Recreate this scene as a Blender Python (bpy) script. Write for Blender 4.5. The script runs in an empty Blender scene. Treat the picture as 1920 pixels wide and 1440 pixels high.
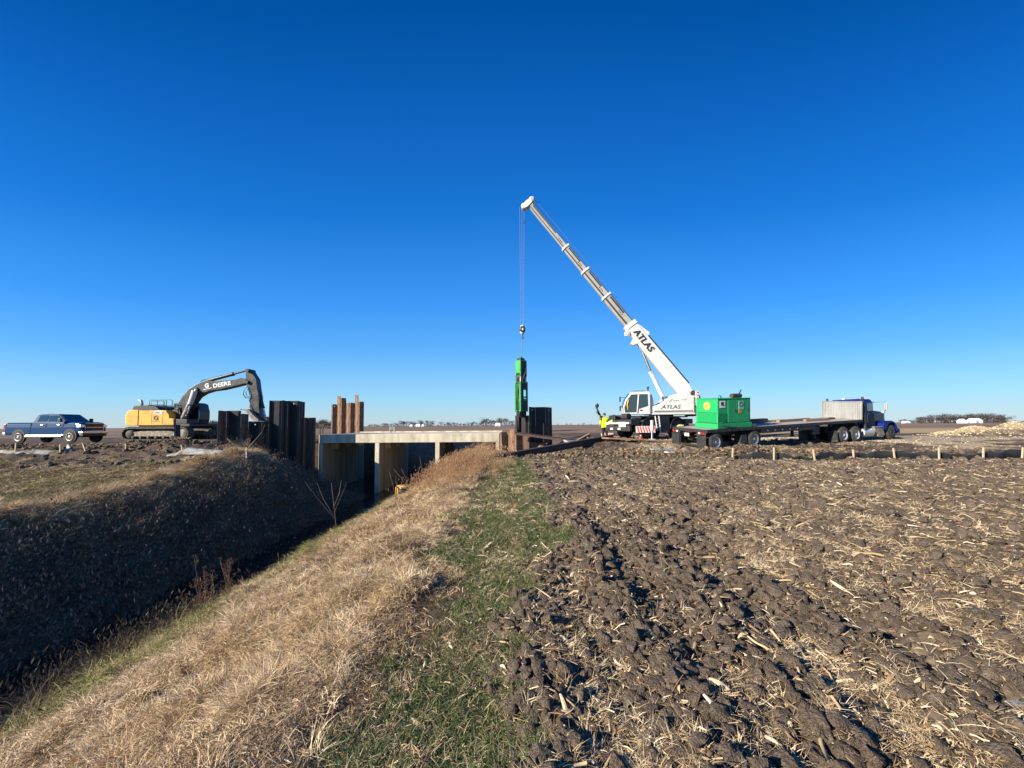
import bpy, math, random
import numpy as np
from mathutils import Vector, Matrix, Euler
R = math.radians
random.seed(7); rng = np.random.default_rng(7)
scene = bpy.context.scene
COL = scene.collection

# ------------------------------------------------------------ camera
F = 721.0                      # focal length in photograph pixels (1920 wide)
CAMZ = 1.65
PITCH, ROLL, SHIFT = R(3.5), R(-0.42), 33.0/1920
cd = bpy.data.cameras.new('camera'); cam = bpy.data.objects.new('camera', cd); COL.objects.link(cam)
cd.sensor_width = 36; cd.lens = F/1920*36; cd.shift_y = SHIFT
cd.clip_start = 0.05; cd.clip_end = 9000
cam.matrix_world = Matrix.Translation((0, 0, CAMZ)) @ Euler((R(90)+PITCH, 0, 0)).to_matrix().to_4x4() @ Matrix.Rotation(ROLL, 4, 'Z')
scene.camera = cam
CM = cam.matrix_world.to_3x3()
def at(px, py, y):
    """world point seen at photograph pixel px,py at distance y ahead"""
    d = CM @ Vector(((px-960)/F, ((720-py)+SHIFT*1920)/F, -1))
    t = y/d.y
    return Vector((d.x*t, y, CAMZ+d.z*t))

# ------------------------------------------------------------ sky, sun, exposure
EXPO, SKYS = .95, .085
SUN_EL, SUN_AZ = R(23.5), math.atan2(-0.86, -0.51)      # azimuth measured from +y towards +x
w = bpy.data.worlds.new('World'); scene.world = w; w.use_nodes = True
nt = w.node_tree; nt.nodes.clear()
sky = nt.nodes.new('ShaderNodeTexSky'); sky.sky_type = 'NISHITA'; sky.sun_disc = False
sky.sun_elevation = SUN_EL; sky.sun_rotation = SUN_AZ
sky.air_density = 1.0; sky.dust_density = 0.25; sky.ozone_density = 4.0; sky.altitude = 200
hs = nt.nodes.new('ShaderNodeHueSaturation'); hs.inputs['Saturation'].default_value = 1.22; hs.inputs['Value'].default_value = 1.0
bg = nt.nodes.new('ShaderNodeBackground'); bg.inputs['Strength'].default_value = SKYS
wo = nt.nodes.new('ShaderNodeOutputWorld')
# the photograph's colour response, by height above the horizon only
wt = nt.nodes.new('ShaderNodeTexCoord'); wsx = nt.nodes.new('ShaderNodeSeparateXYZ'); nt.links.new(wt.outputs['Generated'], wsx.inputs[0])
wq = nt.nodes.new('ShaderNodeMath'); wq.operation = 'MULTIPLY'; nt.links.new(wsx.outputs['X'], wq.inputs[0]); nt.links.new(wsx.outputs['X'], wq.inputs[1])
wq2 = nt.nodes.new('ShaderNodeMath'); wq2.operation = 'MULTIPLY_ADD'; wq2.inputs[1].default_value = .6; wq2.inputs[2].default_value = 1; nt.links.new(wq.outputs[0], wq2.inputs[0])
wz = nt.nodes.new('ShaderNodeMath'); wz.operation = 'MULTIPLY'; wz.use_clamp = True; nt.links.new(wsx.outputs['Z'], wz.inputs[0]); nt.links.new(wq2.outputs[0], wz.inputs[1])
wr = nt.nodes.new('ShaderNodeValToRGB'); nt.links.new(wz.outputs[0], wr.inputs[0])
WSTOP = [(0.0, (.60, .74, 1.05)), (.021, (.61, .76, 1.07)), (.072, (.67, .84, 1.03)), (.188, (.72, .99, 1.17)), (.305, (.52, 1.05, 1.38)), (.494, (.25, 1.0, 1.45)), (.656, (.13, .88, 1.39)), (.76, (.04, .74, 1.2)), (1.0, (.04, .7, 1.15))]
for i, (p_, c_) in enumerate(WSTOP):
    if 0 < i < len(WSTOP)-1: wr.color_ramp.elements.new(p_)
for e_, (p_, c_) in zip(wr.color_ramp.elements, WSTOP): e_.position = p_; e_.color = (*c_, 1)
wm = nt.nodes.new('ShaderNodeMix'); wm.data_type = 'RGBA'; wm.blend_type = 'MULTIPLY'; wm.inputs[0].default_value = 1
nt.links.new(sky.outputs[0], hs.inputs['Color']); nt.links.new(hs.outputs[0], wm.inputs[6]); nt.links.new(wr.outputs[0], wm.inputs[7]); 
def slin(c): return [((v/255+.055)/1.055)**2.4 if v > 10 else v/255/12.92 for v in c]
wr2 = nt.nodes.new('ShaderNodeValToRGB'); nt.links.new(wz.outputs[0], wr2.inputs[0])
WC = [(0.0, (200, 220, 232)), (.021, (192, 221, 233)), (.072, (160, 219, 252)), (.188, (100, 182, 255)), (.305, (65, 155, 248)), (.494, (28, 120, 215)), (.656, (14, 98, 188)), (.76, (2, 82, 163)), (1.0, (0, 72, 148))]
for p_, c_ in WC[1:-1]: wr2.color_ramp.elements.new(p_)
for e_, (p_, c_) in zip(wr2.color_ramp.elements, WC): e_.position = p_; e_.color = (*[v/(2**EXPO*SKYS) for v in slin(c_)], 1)
wm2 = nt.nodes.new('ShaderNodeMix'); wm2.data_type = 'RGBA'; wm2.inputs[0].default_value = .8
nt.links.new(wm.outputs[2], wm2.inputs[6]); nt.links.new(wr2.outputs[0], wm2.inputs[7]); nt.links.new(wm2.outputs[2], bg.inputs[0]); nt.links.new(bg.outputs[0], wo.inputs[0])
sd = bpy.data.lights.new('sun', 'SUN'); sd.energy = 4.9; sd.angle = R(0.53); sd.color = (1.0, 0.90, 0.75)
so = bpy.data.objects.new('sun', sd); COL.objects.link(so)
SUN_TO = Vector((math.sin(SUN_AZ)*math.cos(SUN_EL), math.cos(SUN_AZ)*math.cos(SUN_EL), math.sin(SUN_EL)))
so.rotation_euler = SUN_TO.to_track_quat('Z', 'Y').to_euler()
scene.view_settings.view_transform = 'Standard'; scene.view_settings.look = 'None'
scene.view_settings.exposure = EXPO; scene.view_settings.gamma = 1
scene.view_settings.use_curve_mapping = False
scene.render.engine = 'CYCLES'
scene.cycles.max_bounces = 4; scene.cycles.diffuse_bounces = 2; scene.cycles.glossy_bounces = 2; scene.cycles.use_denoising = True

# ------------------------------------------------------------ helpers: objects
def link(o, parent=None):
    COL.objects.link(o)
    if parent is not None: o.parent = parent
    return o
def tag(o, label=None, cat=None, group=None, kind=None):
    if label: o['label'] = label
    if cat: o['category'] = cat
    if group: o['group'] = group
    if kind: o['kind'] = kind
    return o
def thing(name, label, cat, M=None, group=None):
    o = bpy.data.objects.new(name, None); link(o); o.empty_display_size = .2
    if M is not None: o.matrix_world = M
    tag(o, label, cat, group)
    o['_M'] = 0
    del o['_M']
    return o
def frame(loc, rz=0, rx=0, ry=0):
    return Matrix.Translation(loc) @ Euler((rx, ry, rz), 'XYZ').to_matrix().to_4x4()
def copy_tree(o, parent=None):
    c = o.copy(); link(c)
    if parent is not None: c.parent = parent; c.matrix_parent_inverse = Matrix()
    for ch in list(o.children): copy_tree(ch, c)
    return c

def wm_(o):
    M = o.matrix_basis.copy()
    while o.parent is not None: o = o.parent; M = o.matrix_basis @ M
    return M
class MB:
    """collects shapes, then links them as one mesh object"""
    def __init__(s, M=None): s.v = []; s.f = []; s.M = M; s.sm = []
    def add(s, vs, fs, smooth=False):
        n = len(s.v)
        s.v += [(s.M @ Vector(p)) if s.M else Vector(p) for p in vs]
        s.f += [tuple(i+n for i in f) for f in fs]; s.sm += [smooth]*len(fs)
        return s
    def box(s, c, d, M=None):
        hx, hy, hz = d[0]/2, d[1]/2, d[2]/2
        vs = [Vector((x, y, z)) for x in (-hx, hx) for y in (-hy, hy) for z in (-hz, hz)]
        c = Vector(c)
        vs = [(M @ p if M else p)+c for p in vs]
        return s.add(vs, [(0,1,3,2),(4,6,7,5),(0,4,5,1),(2,3,7,6),(0,2,6,4),(1,5,7,3)])
    def bb(s, x0, x1, y0, y1, z0, z1): return s.box(((x0+x1)/2, (y0+y1)/2, (z0+z1)/2), (abs(x1-x0), abs(y1-y0), abs(z1-z0)))
    def bar(s, a, b, w, h, up=(0, 0, 1)):
        a, b = Vector(a), Vector(b); d = (b-a); L = d.length; d.normalize()
        u = Vector(up); sd_ = d.cross(u)
        if sd_.length < 1e-4: sd_ = d.cross(Vector((1, 0, 0)))
        sd_.normalize(); u = sd_.cross(d)
        M = Matrix((d, sd_, u)).transposed()
        return s.box((a+b)/2, (L, w, h), M)
    def cyl(s, a, b, r, r2=None, n=14, cap=True, smooth=True):
        a, b = Vector(a), Vector(b); r2 = r if r2 is None else r2
        d = (b-a).normalized(); t = Vector((0, 0, 1)) if abs(d.z) < .9 else Vector((1, 0, 0))
        u = d.cross(t).normalized(); v = d.cross(u)
        vs = []
        for k in range(n):
            A = 2*math.pi*k/n; o = u*math.cos(A)+v*math.sin(A)
            vs += [a+o*r, b+o*r2]
        s.add(vs, [(2*k, 2*k+1, (2*k+3) % (2*n), (2*k+2) % (2*n)) for k in range(n)], smooth)
        if cap:
            s.add([vs[2*k] for k in range(n)], [tuple(range(n))]); s.add([vs[2*k+1] for k in range(n)], [tuple(range(n))[::-1]])
        return s
    def tube(s, pts, r, n=8, r2=None):
        pts = [Vector(p) for p in pts]; m = len(pts); r2 = r if r2 is None else r2; vs = []
        for i, p in enumerate(pts):
            d = (pts[min(i+1, m-1)]-pts[max(i-1, 0)]).normalized()
            t = Vector((0, 0, 1)) if abs(d.z) < .9 else Vector((1, 0, 0))
            u = d.cross(t).normalized(); v = d.cross(u); rr = r+(r2-r)*i/max(1, m-1)
            vs += [p+(u*math.cos(2*math.pi*k/n)+v*math.sin(2*math.pi*k/n))*rr for k in range(n)]
        fs = [(i*n+k, i*n+(k+1) % n, (i+1)*n+(k+1) % n, (i+1)*n+k) for i in range(m-1) for k in range(n)]
        fs += [tuple(range(n)), tuple(range((m-1)*n, m*n))[::-1]]
        return s.add(vs, fs, True)
    def prism(s, pts, y0, y1, fn=None, axes='xz'):
        """outline in x,z extruded from y0 to y1; fn(x,y,z) may reshape"""
        n = len(pts); vs = []
        for y in (y0, y1):
            for a, b in pts:
                p = (a, y, b) if axes == 'xz' else ((a, b, y) if axes == 'xy' else (y, a, b))
                vs.append(fn(*p) if fn else p)
        fs = [tuple(range(n)), tuple(range(n, 2*n))[::-1]]+[(k, k+n, (k+1) % n+n, (k+1) % n) for k in range(n)]
        return s.add(vs, fs)
    def slab(s, P, t):
        """world outline P (list of Vectors, roughly in a plane facing -y) given a thickness t away from the camera"""
        n = len(P); vs = [Vector(p) for p in P]+[Vector(p)+Vector(t) for p in P]
        return s.add(vs, [tuple(range(n)), tuple(range(n, 2*n))[::-1]]+[(k, k+n, (k+1) % n+n, (k+1) % n) for k in range(n)])
    def lathe(s, prof, c, ax, n=20, smooth=True):
        """profile of (offset along axis, radius) about axis ax through c"""
        c, ax = Vector(c), Vector(ax).normalized(); t = Vector((0, 0, 1)) if abs(ax.z) < .9 else Vector((1, 0, 0))
        u = ax.cross(t).normalized(); v = ax.cross(u); m = len(prof); vs = []
        for a, r in prof:
            vs += [c+ax*a+(u*math.cos(2*math.pi*k/n)+v*math.sin(2*math.pi*k/n))*r for k in range(n)]
        fs = [(i*n+k, i*n+(k+1) % n, (i+1)*n+(k+1) % n, (i+1)*n+k) for i in range(m-1) for k in range(n)]
        return s.add(vs, fs, smooth)
    def build(s, name, m, parent=None, bevel=0, world=False, seg=2):
        me = bpy.data.meshes.new(name)
        vs = s.v
        if world and parent is not None:
            Mi = wm_(parent).inverted(); vs = [Mi @ p for p in vs]
        me.from_pydata([tuple(p) for p in vs], [], s.f)
        me.polygons.foreach_set('use_smooth', s.sm)
        import bmesh
        b = bmesh.new(); b.from_mesh(me); bmesh.ops.recalc_face_normals(b, faces=b.faces); b.to_mesh(me); b.free()
        me.materials.append(m)
        o = bpy.data.objects.new(name, me); link(o, parent)
        if bevel:
            md = o.modifiers.new('bevel', 'BEVEL'); md.width = bevel; md.segments = seg; md.limit_method = 'ANGLE'; md.angle_limit = R(35)
        return o

# ------------------------------------------------------------ helpers: materials
def mk(name, c1, c2=None, scale=4, rough=.6, metal=0, bump=0, bscale=None, coat=0, c3=None, spec=.5, stretch=None, lo=.35, hi=.65, dirt=None, dscale=2.5, drange=(.5, .75)):
    m = bpy.data.materials.new(name); m.use_nodes = True; t = m.node_tree; N = t.nodes; Lk = t.links
    b = N['Principled BSDF']; b.inputs['Roughness'].default_value = rough; b.inputs['Metallic'].default_value = metal
    b.inputs['Coat Weight'].default_value = coat; b.inputs['Specular IOR Level'].default_value = spec
    b.inputs['Base Color'].default_value = (*c1, 1)
    tc = N.new('ShaderNodeTexCoord'); mp = N.new('ShaderNodeMapping'); Lk.new(tc.outputs['Object'], mp.inputs[0])
    if stretch: mp.inputs['Scale'].default_value = stretch
    last = None
    if c2:
        n = N.new('ShaderNodeTexNoise'); n.inputs['Scale'].default_value = scale; n.inputs['Detail'].default_value = 6; n.inputs['Roughness'].default_value = .62
        Lk.new(mp.outputs[0], n.inputs[0])
        r = N.new('ShaderNodeValToRGB'); e = r.color_ramp.elements
        e[0].position = lo; e[0].color = (*c1, 1); e[1].position = hi; e[1].color = (*c2, 1)
        if c3: x = e.new((lo+hi)/2); x.color = (*c3, 1)
        Lk.new(n.outputs[0], r.inputs[0]); last = r.outputs[0]
    if dirt:
        n2 = N.new('ShaderNodeTexNoise'); n2.inputs['Scale'].default_value = dscale; n2.inputs['Detail'].default_value = 8; n2.inputs['Roughness'].default_value = .7
        Lk.new(tc.outputs['Object'], n2.inputs[0])
        mr = N.new('ShaderNodeMapRange'); mr.inputs[1].default_value = drange[0]; mr.inputs[2].default_value = drange[1]
        Lk.new(n2.outputs[0], mr.inputs[0])
        mx = N.new('ShaderNodeMix'); mx.data_type = 'RGBA'; mx.inputs[7].default_value = (*dirt, 1)
        if last: Lk.new(last, mx.inputs[6])
        else: mx.inputs[6].default_value = (*c1, 1)
        Lk.new(mr.outputs[0], mx.inputs[0]); last = mx.outputs[2]
        ad = N.new('ShaderNodeMath'); ad.operation = 'MULTIPLY_ADD'; ad.inputs[1].default_value = .4; ad.inputs[2].default_value = rough; ad.use_clamp = True
        Lk.new(mr.outputs[0], ad.inputs[0]); Lk.new(ad.outputs[0], b.inputs['Roughness'])
    if last: Lk.new(last, b.inputs['Base Color'])
    if bump:
        n3 = N.new('ShaderNodeTexNoise'); n3.inputs['Scale'].default_value = bscale or scale*4; n3.inputs['Detail'].default_value = 5
        Lk.new(mp.outputs[0], n3.inputs[0])
        bu = N.new('ShaderNodeBump'); bu.inputs['Strength'].default_value = bump; bu.inputs['Distance'].default_value = .05
        Lk.new(n3.outputs[0], bu.inputs['Height']); Lk.new(bu.outputs[0], b.inputs['Normal'])
    return m

MAT = {}
MUD = (.13, .095, .065)
MAT['white'] = mk('white_paint', (.60, .60, .57), rough=.4, coat=.2, dirt=(.36, .31, .24), drange=(.5, .85), dscale=1.7)
MAT['boomgrey'] = mk('boom_tube_paint', (.33, .325, .30), (.40, .39, .36), scale=1.5, rough=.35, coat=.2)
MAT['greensun'] = mk('green_paint', (.006, .36, .10), rough=.5, coat=.2, dirt=(.03, .28, .10), dscale=2, drange=(.45, .8))
MAT['greenham'] = mk('worn_green_paint', (.03, .30, .07), (.06, .38, .12), scale=3, rough=.5, dirt=(.06, .07, .05), dscale=4, drange=(.55, .7))
MAT['yellow'] = mk('yellow_paint', (.80, .42, .035), rough=.5, coat=.1, dirt=(.42, .26, .10), dscale=2.0, drange=(.45, .72))
MAT['black'] = mk('black_steel', (.018, .018, .02), (.035, .032, .03), scale=5, rough=.55, dirt=(.08, .065, .05), dscale=3, drange=(.55, .85))
MAT['darkgrey'] = mk('dark_grey_paint', (.02, .022, .025), (.032, .033, .035), scale=3, rough=.4, coat=.1, dirt=(.12, .10, .08), dscale=2.5, drange=(.5, .8))
MAT['rubber'] = mk('tyre_rubber', (.03, .029, .028), (.06, .053, .045), scale=5, rough=.85, dirt=(.14, .11, .085), dscale=6, drange=(.45, .75))
MAT['muddy'] = mk('mud_caked_steel', (.16, .13, .10), (.42, .36, .28), scale=5, rough=.9, bump=.4)
MAT['track'] = mk('track_steel', (.04, .035, .03), (.13, .10, .075), scale=6, rough=.8, bump=.3)
MAT['chrome'] = mk('chrome', (.66, .66, .66), rough=.38, metal=1)
MAT['rimwhite'] = mk('polished_wheel_alloy', (.55, .55, .53), rough=.35, metal=.25, dirt=(.3, .26, .2), dscale=4, drange=(.5, .8))
MAT['alu'] = mk('brushed_aluminium', (.52, .52, .50), (.36, .36, .345), scale=2, rough=.42, metal=.55, stretch=(1, 1, .25), dirt=(.30, .26, .20), drange=(.5, .8))
MAT['blue'] = mk('blue_paint', (.003, .045, .135), rough=.5, spec=.08, coat=.06, dirt=(.10, .09, .08), dscale=2, drange=(.6, .95))
MAT['royal'] = mk('royal_blue_paint', (.004, .018, .15), rough=.45, spec=.12, coat=.15, dirt=(.05, .05, .09), dscale=2, drange=(.6, .9))
MAT['glass'] = mk('tinted_glass', (.02, .035, .035), rough=.04, spec=.8, coat=1)
MAT['lamp'] = mk('lamp_lens', (.75, .75, .72), rough=.1, coat=1)
MAT['red'] = mk('red_lens', (.45, .02, .01), rough=.25, coat=.5)
MAT['amber'] = mk('amber_lens', (.75, .25, .03), rough=.3, coat=.5)
MAT['redpaint'] = mk('red_paint', (.5, .03, .03), rough=.5)
MAT['plate'] = mk('white_plate', (.75, .75, .75), rough=.5)
MAT['ink'] = mk('black_print', (.02, .02, .025), rough=.6)
MAT['inkwhite'] = mk('white_print', (.8, .8, .8), rough=.6)
MAT['wood'] = mk('stake_wood', (.50, .37, .22), (.62, .48, .30), scale=6, rough=.8, stretch=(8, 8, 1))
MAT['timber'] = mk('weathered_timber', (.20, .12, .07), (.34, .22, .13), scale=5, rough=.85, stretch=(1, 8, 8))
MAT['deckwood'] = mk('trailer_deck_wood', (.30, .27, .23), (.42, .38, .33), scale=5, rough=.85, stretch=(.5, 8, 1), bump=.15)
MAT['fabric'] = mk('black_silt_fabric', (.012, .013, .014), (.03, .032, .034), scale=3, rough=.6, bump=.4, bscale=6)
MAT['hivis'] = mk('hi_vis_jacket', (.62, .80, .01), rough=.7)
MAT['trousers'] = mk('black_trousers', (.012, .012, .015), rough=.85)
MAT['skin'] = mk('skin', (.5, .3, .2), rough=.5)
MAT['rope'] = mk('wire_rope', (.16, .16, .17), rough=.5, metal=.3)
MAT['tree'] = mk('bare_winter_crown', (.05, .042, .04), (.09, .075, .07), scale=.4, rough=.95)
MAT['bark'] = mk('bark', (.08, .06, .045), rough=.9)
MAT['twig'] = mk('dry_twig', (.26, .17, .11), (.16, .09, .06), scale=3, rough=.8)
MAT['palestem'] = mk('pale_sapling_bark', (.28, .21, .15), (.18, .13, .09), scale=3, rough=.8)
MAT['seed'] = mk('dry_seed_head', (.14, .08, .05), (.22, .13, .08), scale=9, rough=.9)
MAT['tanwall'] = mk('metal_barn_wall', (.7, .7, .68), rough=.6)
MAT['roofw'] = mk('pale_roof', (.85, .85, .83), rough=.5)
MAT['roofg'] = mk('grey_roof', (.28, .27, .27), rough=.7)
MAT['ice'] = mk('floating_foam', (.7, .72, .74), rough=.5)
MAT['steel_dark'] = mk('dark_pile_steel', (.012, .012, .014), (.03, .026, .026), scale=1.6, rough=.55, metal=.2, stretch=(3, 3, .3), dirt=(.07, .028, .014), dscale=2.0, drange=(.55, .75))
MAT['steel_rust'] = mk('rusty_pile_steel', (.13, .075, .045), (.33, .21, .13), c3=(.22, .125, .072), scale=3, rough=.85, stretch=(3, 3, .5), bump=.15, dirt=(.07, .04, .03), dscale=3, drange=(.52, .7))
MAT['steel_mid'] = mk('half_rusted_pile_steel', (.05, .035, .03), (.17, .085, .05), scale=2.5, rough=.75, stretch=(3, 3, .3), bump=.1)
MAT['beamsteel'] = mk('brown_beam_steel', (.045, .025, .02), (.09, .05, .038), scale=2, rough=.6, metal=.15)

def concrete():
    m = mk('board_marked_concrete', (.50, .44, .31), (.72, .65, .49), c3=(.61, .54, .40), scale=1.3, rough=.9, bump=.25, bscale=9, stretch=(1, 1, .45), lo=.3, hi=.7, dirt=(.20, .17, .12), dscale=1.1, drange=(.52, .85))
    t = m.node_tree; N = t.nodes; Lk = t.links; b = N['Principled BSDF']
    src = b.inputs['Base Color'].links[0].from_socket
    tc = N.new('ShaderNodeTexCoord'); mp = N.new('ShaderNodeMapping'); mp.inputs['Scale'].default_value = (1.65, 1.65, .03)
    vo = N.new('ShaderNodeTexNoise'); vo.inputs['Scale'].default_value = 1.0; vo.inputs['Detail'].default_value = 3
    Lk.new(tc.outputs['Object'], mp.inputs[0]); Lk.new(mp.outputs[0], vo.inputs[0])
    mr = N.new('ShaderNodeMapRange'); mr.inputs[1].default_value = .35; mr.inputs[2].default_value = .65; mr.inputs[3].default_value = .72; mr.inputs[4].default_value = 1.1
    Lk.new(vo.outputs[0], mr.inputs[0])
    mx = N.new('ShaderNodeMix'); mx.data_type = 'RGBA'; mx.blend_type = 'MULTIPLY'; mx.inputs[0].default_value = 1
    Lk.new(src, mx.inputs[6]); Lk.new(mr.outputs[0], mx.inputs[7]); Lk.new(mx.outputs[2], b.inputs['Base Color'])
    return m
MAT['concrete'] = concrete()
MAT['shadeside'] = mk('shade_side_concrete', (.20, .14, .08), (.40, .31, .20), scale=1.2, rough=.95, stretch=(1.5, 1.5, .12), lo=.3, hi=.7, bump=.15)  # browner concrete stands in for warm bounced light on the shaded sides

def text(s, size, m, parent, origin, xd, yd, name='lettering', shear=0, off=0, world=True, sx=1.0):
    """flat lettering: baseline start at origin, running along xd, upright along yd"""
    cu = bpy.data.curves.new(name, 'FONT'); cu.body = s; cu.size = size; cu.shear = shear; cu.offset = off; cu.extrude = .004; cu.resolution_u = 3
    tmp = bpy.data.objects.new(name, cu); COL.objects.link(tmp)
    dg = bpy.context.evaluated_depsgraph_get(); me = bpy.data.meshes.new_from_object(tmp.evaluated_get(dg))
    bpy.data.objects.remove(tmp); bpy.data.curves.remove(cu)
    xd = Vector(xd).normalized(); zd = xd.cross(Vector(yd)).normalized(); yd = zd.cross(xd)
    M = Matrix.Translation(origin) @ Matrix((xd*sx, yd, zd)).transposed().to_4x4()
    if world and parent is not None: M = wm_(parent).inverted() @ M
    me.transform(M); me.materials.clear(); me.materials.append(m)
    o = bpy.data.objects.new(name, me); link(o, parent); return o

# ------------------------------------------------------------ noise and the lie of the land
def vn(x, y, s=0):
    xi = np.floor(x).astype(np.int64); yi = np.floor(y).astype(np.int64); fx = x-xi; fy = y-yi
    u = fx*fx*fx*(fx*(fx*6-15)+10); v = fy*fy*fy*(fy*(fy*6-15)+10)
    def h(a, b):
        n = (a*374761393+b*668265263+s*974634777) & 0xffffffff
        n = ((n ^ (n >> 13))*1274126177) & 0xffffffff
        n = ((n ^ (n >> 16))*2246822519) & 0xffffffff
        return ((n ^ (n >> 15)) & 0xffff)/65535.0
    a = h(xi, yi); b = h(xi+1, yi); c = h(xi, yi+1); d = h(xi+1, yi+1)
    return (a+(b-a)*u+(c-a)*v+(a-b-c+d)*u*v)
def rot(x, y, a): return x*math.cos(a)-y*math.sin(a), x*math.sin(a)+y*math.cos(a)
def fbm(x, y, s=0, o=4, g=.5):
    t = 0; A = 1; T = 0
    for k in range(o):
        X, Y = rot(x, y, .7*k+.3)
        t = t+A*vn(X*2**k, Y*2**k, s+k*17); T += A; A *= g
    return t/T
def sst(a, b, t):
    t = np.clip((t-a)/(b-a), 0, 1); return t*t*(3-2*t)
WATER = -3.45
MOUNDS = [(10.0, 19.3, .30, 1.2, .6), (11.6, 19.8, .34, 1.0, .6), (13.0, 20.2, .28, 1.0, .5), (8.0, 19.6, .14, 1.4, .8), (15.2, 20.4, .2, 1.0, .5), (17.0, 20.8, .14, 1.3, .5), (4.6, 19.6, .16, 1.6, .8), (6.4, 20.4, .2, 1.3, .7), (2.6, 19.4, .12, 1.5, .7),
          (-19.8, 22.8, .55, 1.1, 1.0), (-22.0, 22.8, .45, 1.2, .9), (-25.5, 23.0, .16, 1.8, .8), (-30, 23.2, .14, 2.2, .8),
          (41.5, 34.6, .8, 1.7, 1.1), (45.6, 35.0, 1.15, 2.0, 1.2), (50.5, 35.5, 1.2, 2.2, 1.3), (38.6, 34.4, .3, 1.3, .9)]
def base(x, y):
    x = np.asarray(x, float); y = np.asarray(y, float)
    A = .65-.2*sst(13, 18, x); e = 27+3*sst(13, 18, x)
    zr = A*np.clip((y-18.5)/(e-18.5), 0, 1)**2*(3-2*np.clip((y-18.5)/(e-18.5), 0, 1))
    zr = zr*(1-(1-sst(2.5, 6.0, x))*(1-sst(38, 42, y)))
    zr = zr-.35*sst(21, 27, y)*(1-sst(2.8, 4.5, x))*(1-sst(36, 42, y))
    zr = zr*(1-.6*sst(45, 120, y))
    zl = -.8+1.3*sst(13, 25, y)*1.0; zl = zl*(1-.55*sst(45, 120, y))
    X = x-.45*np.clip(y-43, 0, 90)
    br = sst(27.3, 29.5, y)*(1-sst(39.3, 44, y))
    tl = -10.0-4.9*br
    cl = -15.0-4.6*sst(21.5, 27, y)*(1-sst(29.7, 30.4, y))-.15*sst(30, 30.5, y)*(1-sst(39, 40, y))
    cl = np.where((y > 30.3) & (y < 39.3), -15.2, cl); cl = np.minimum(cl, tl-.3)
    end = 1-sst(110, 130, y)
    # left bank
    t = np.clip((X-cl)/(tl-cl), 0, 1); tl_s = t*t*(3-2*t)*.35+t*.65
    L = zl+(-3.95-zl)*tl_s
    t2 = np.clip((X+9.4)/(8.2), 0, 1); t2s = t2*t2*(3-2*t2)*.3+t2*.7
    Rr = -3.85+(zr+3.85)*t2s
    z = np.where(X < tl, L, np.where(X < -9.4, -3.9, Rr))
    zf = np.where(X < -8, zl, zr)
    z = zf+(z-zf)*end*(1-sst(14, 22, -y))
    for mx, my, mh, sx, sy in MOUNDS:
        z = z+mh*np.exp(-((x-mx)/sx)**2-((y-my)/sy)**2)
    return z
def zones(x, y):
    n = fbm(x*.9, y*.9, 5); n2 = fbm(x*.35, y*.35, 9); X = x-.45*np.clip(y-43, 0, 90)
    edge = .02+.6*sst(1.2, 6, y)+(n-.5)*1.0+(fbm(x*4, y*4, 77, 2)-.5)*.5
    soil = sst(-.15, .2, x-edge)*(1-sst(17, 18, y))
    bank = sst(-15.8, -15.0, X+(n-.5)*1.5)*(1-sst(-1.7, -.9, X+(n-.5)*1.2))
    green = np.maximum(sst(-1.1, -.45, x+(n-.5)*1.3)*(1-soil)*(1-sst(17.5, 18.5, y)),
                       .9*(1-sst(-15.9, -15.3, X))*(1-sst(17, 20.5, y+(n-.5)*7)))
    toe = (.25+.75*sst(.38, .6, fbm(x*.6, y*.6, 31)))*sst(-9.6, -9.0, X)*(1-sst(-7.4, -5.0, X+(n-.5)*2.2))
    mud = np.clip(sst(17, 18.5, y+(n-.5)*1)*(1-bank), 0, 1)*(1-sst(43, 48, y+n*6))
    lf = (x < -15)*sst(17, 20.5, y+(n-.5)*7)*(1-sst(43, 48, y)); mud = np.where(x < -15, lf, mud)
    gv = sst(.41, .52, n2*.6+n*.4)*sst(20.6, 21.6, y)*(1-sst(32, 36, y))*sst(6.5, 8.5, x)*(1-sst(30, 60, x)*.3)
    gv = np.maximum(gv, .9*sst(-1.0, 0, 1.1-np.abs(y-(27.6+(x-28)*.12)))*sst(26, 29, x))
    for mx, my, mh, sx, sy in MOUNDS[-4:]:
        gv = np.maximum(gv, sst(.25, .6, np.exp(-((x-mx)/sx)**2-((y-my)/sy)**2)+(n-.5)*.8))
    stub = sst(30.5, 33, y)*sst(20, 26, x)*(1-sst(75, 90, y))
    far = sst(43, 48, y)
    return dict(soil=soil, bank=bank, green=np.clip(green, 0, 1), toe=toe, mud=mud, grav=np.clip(gv, 0, 1), stub=stub*(1-np.clip(gv, 0, 1)), far=far)
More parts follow.
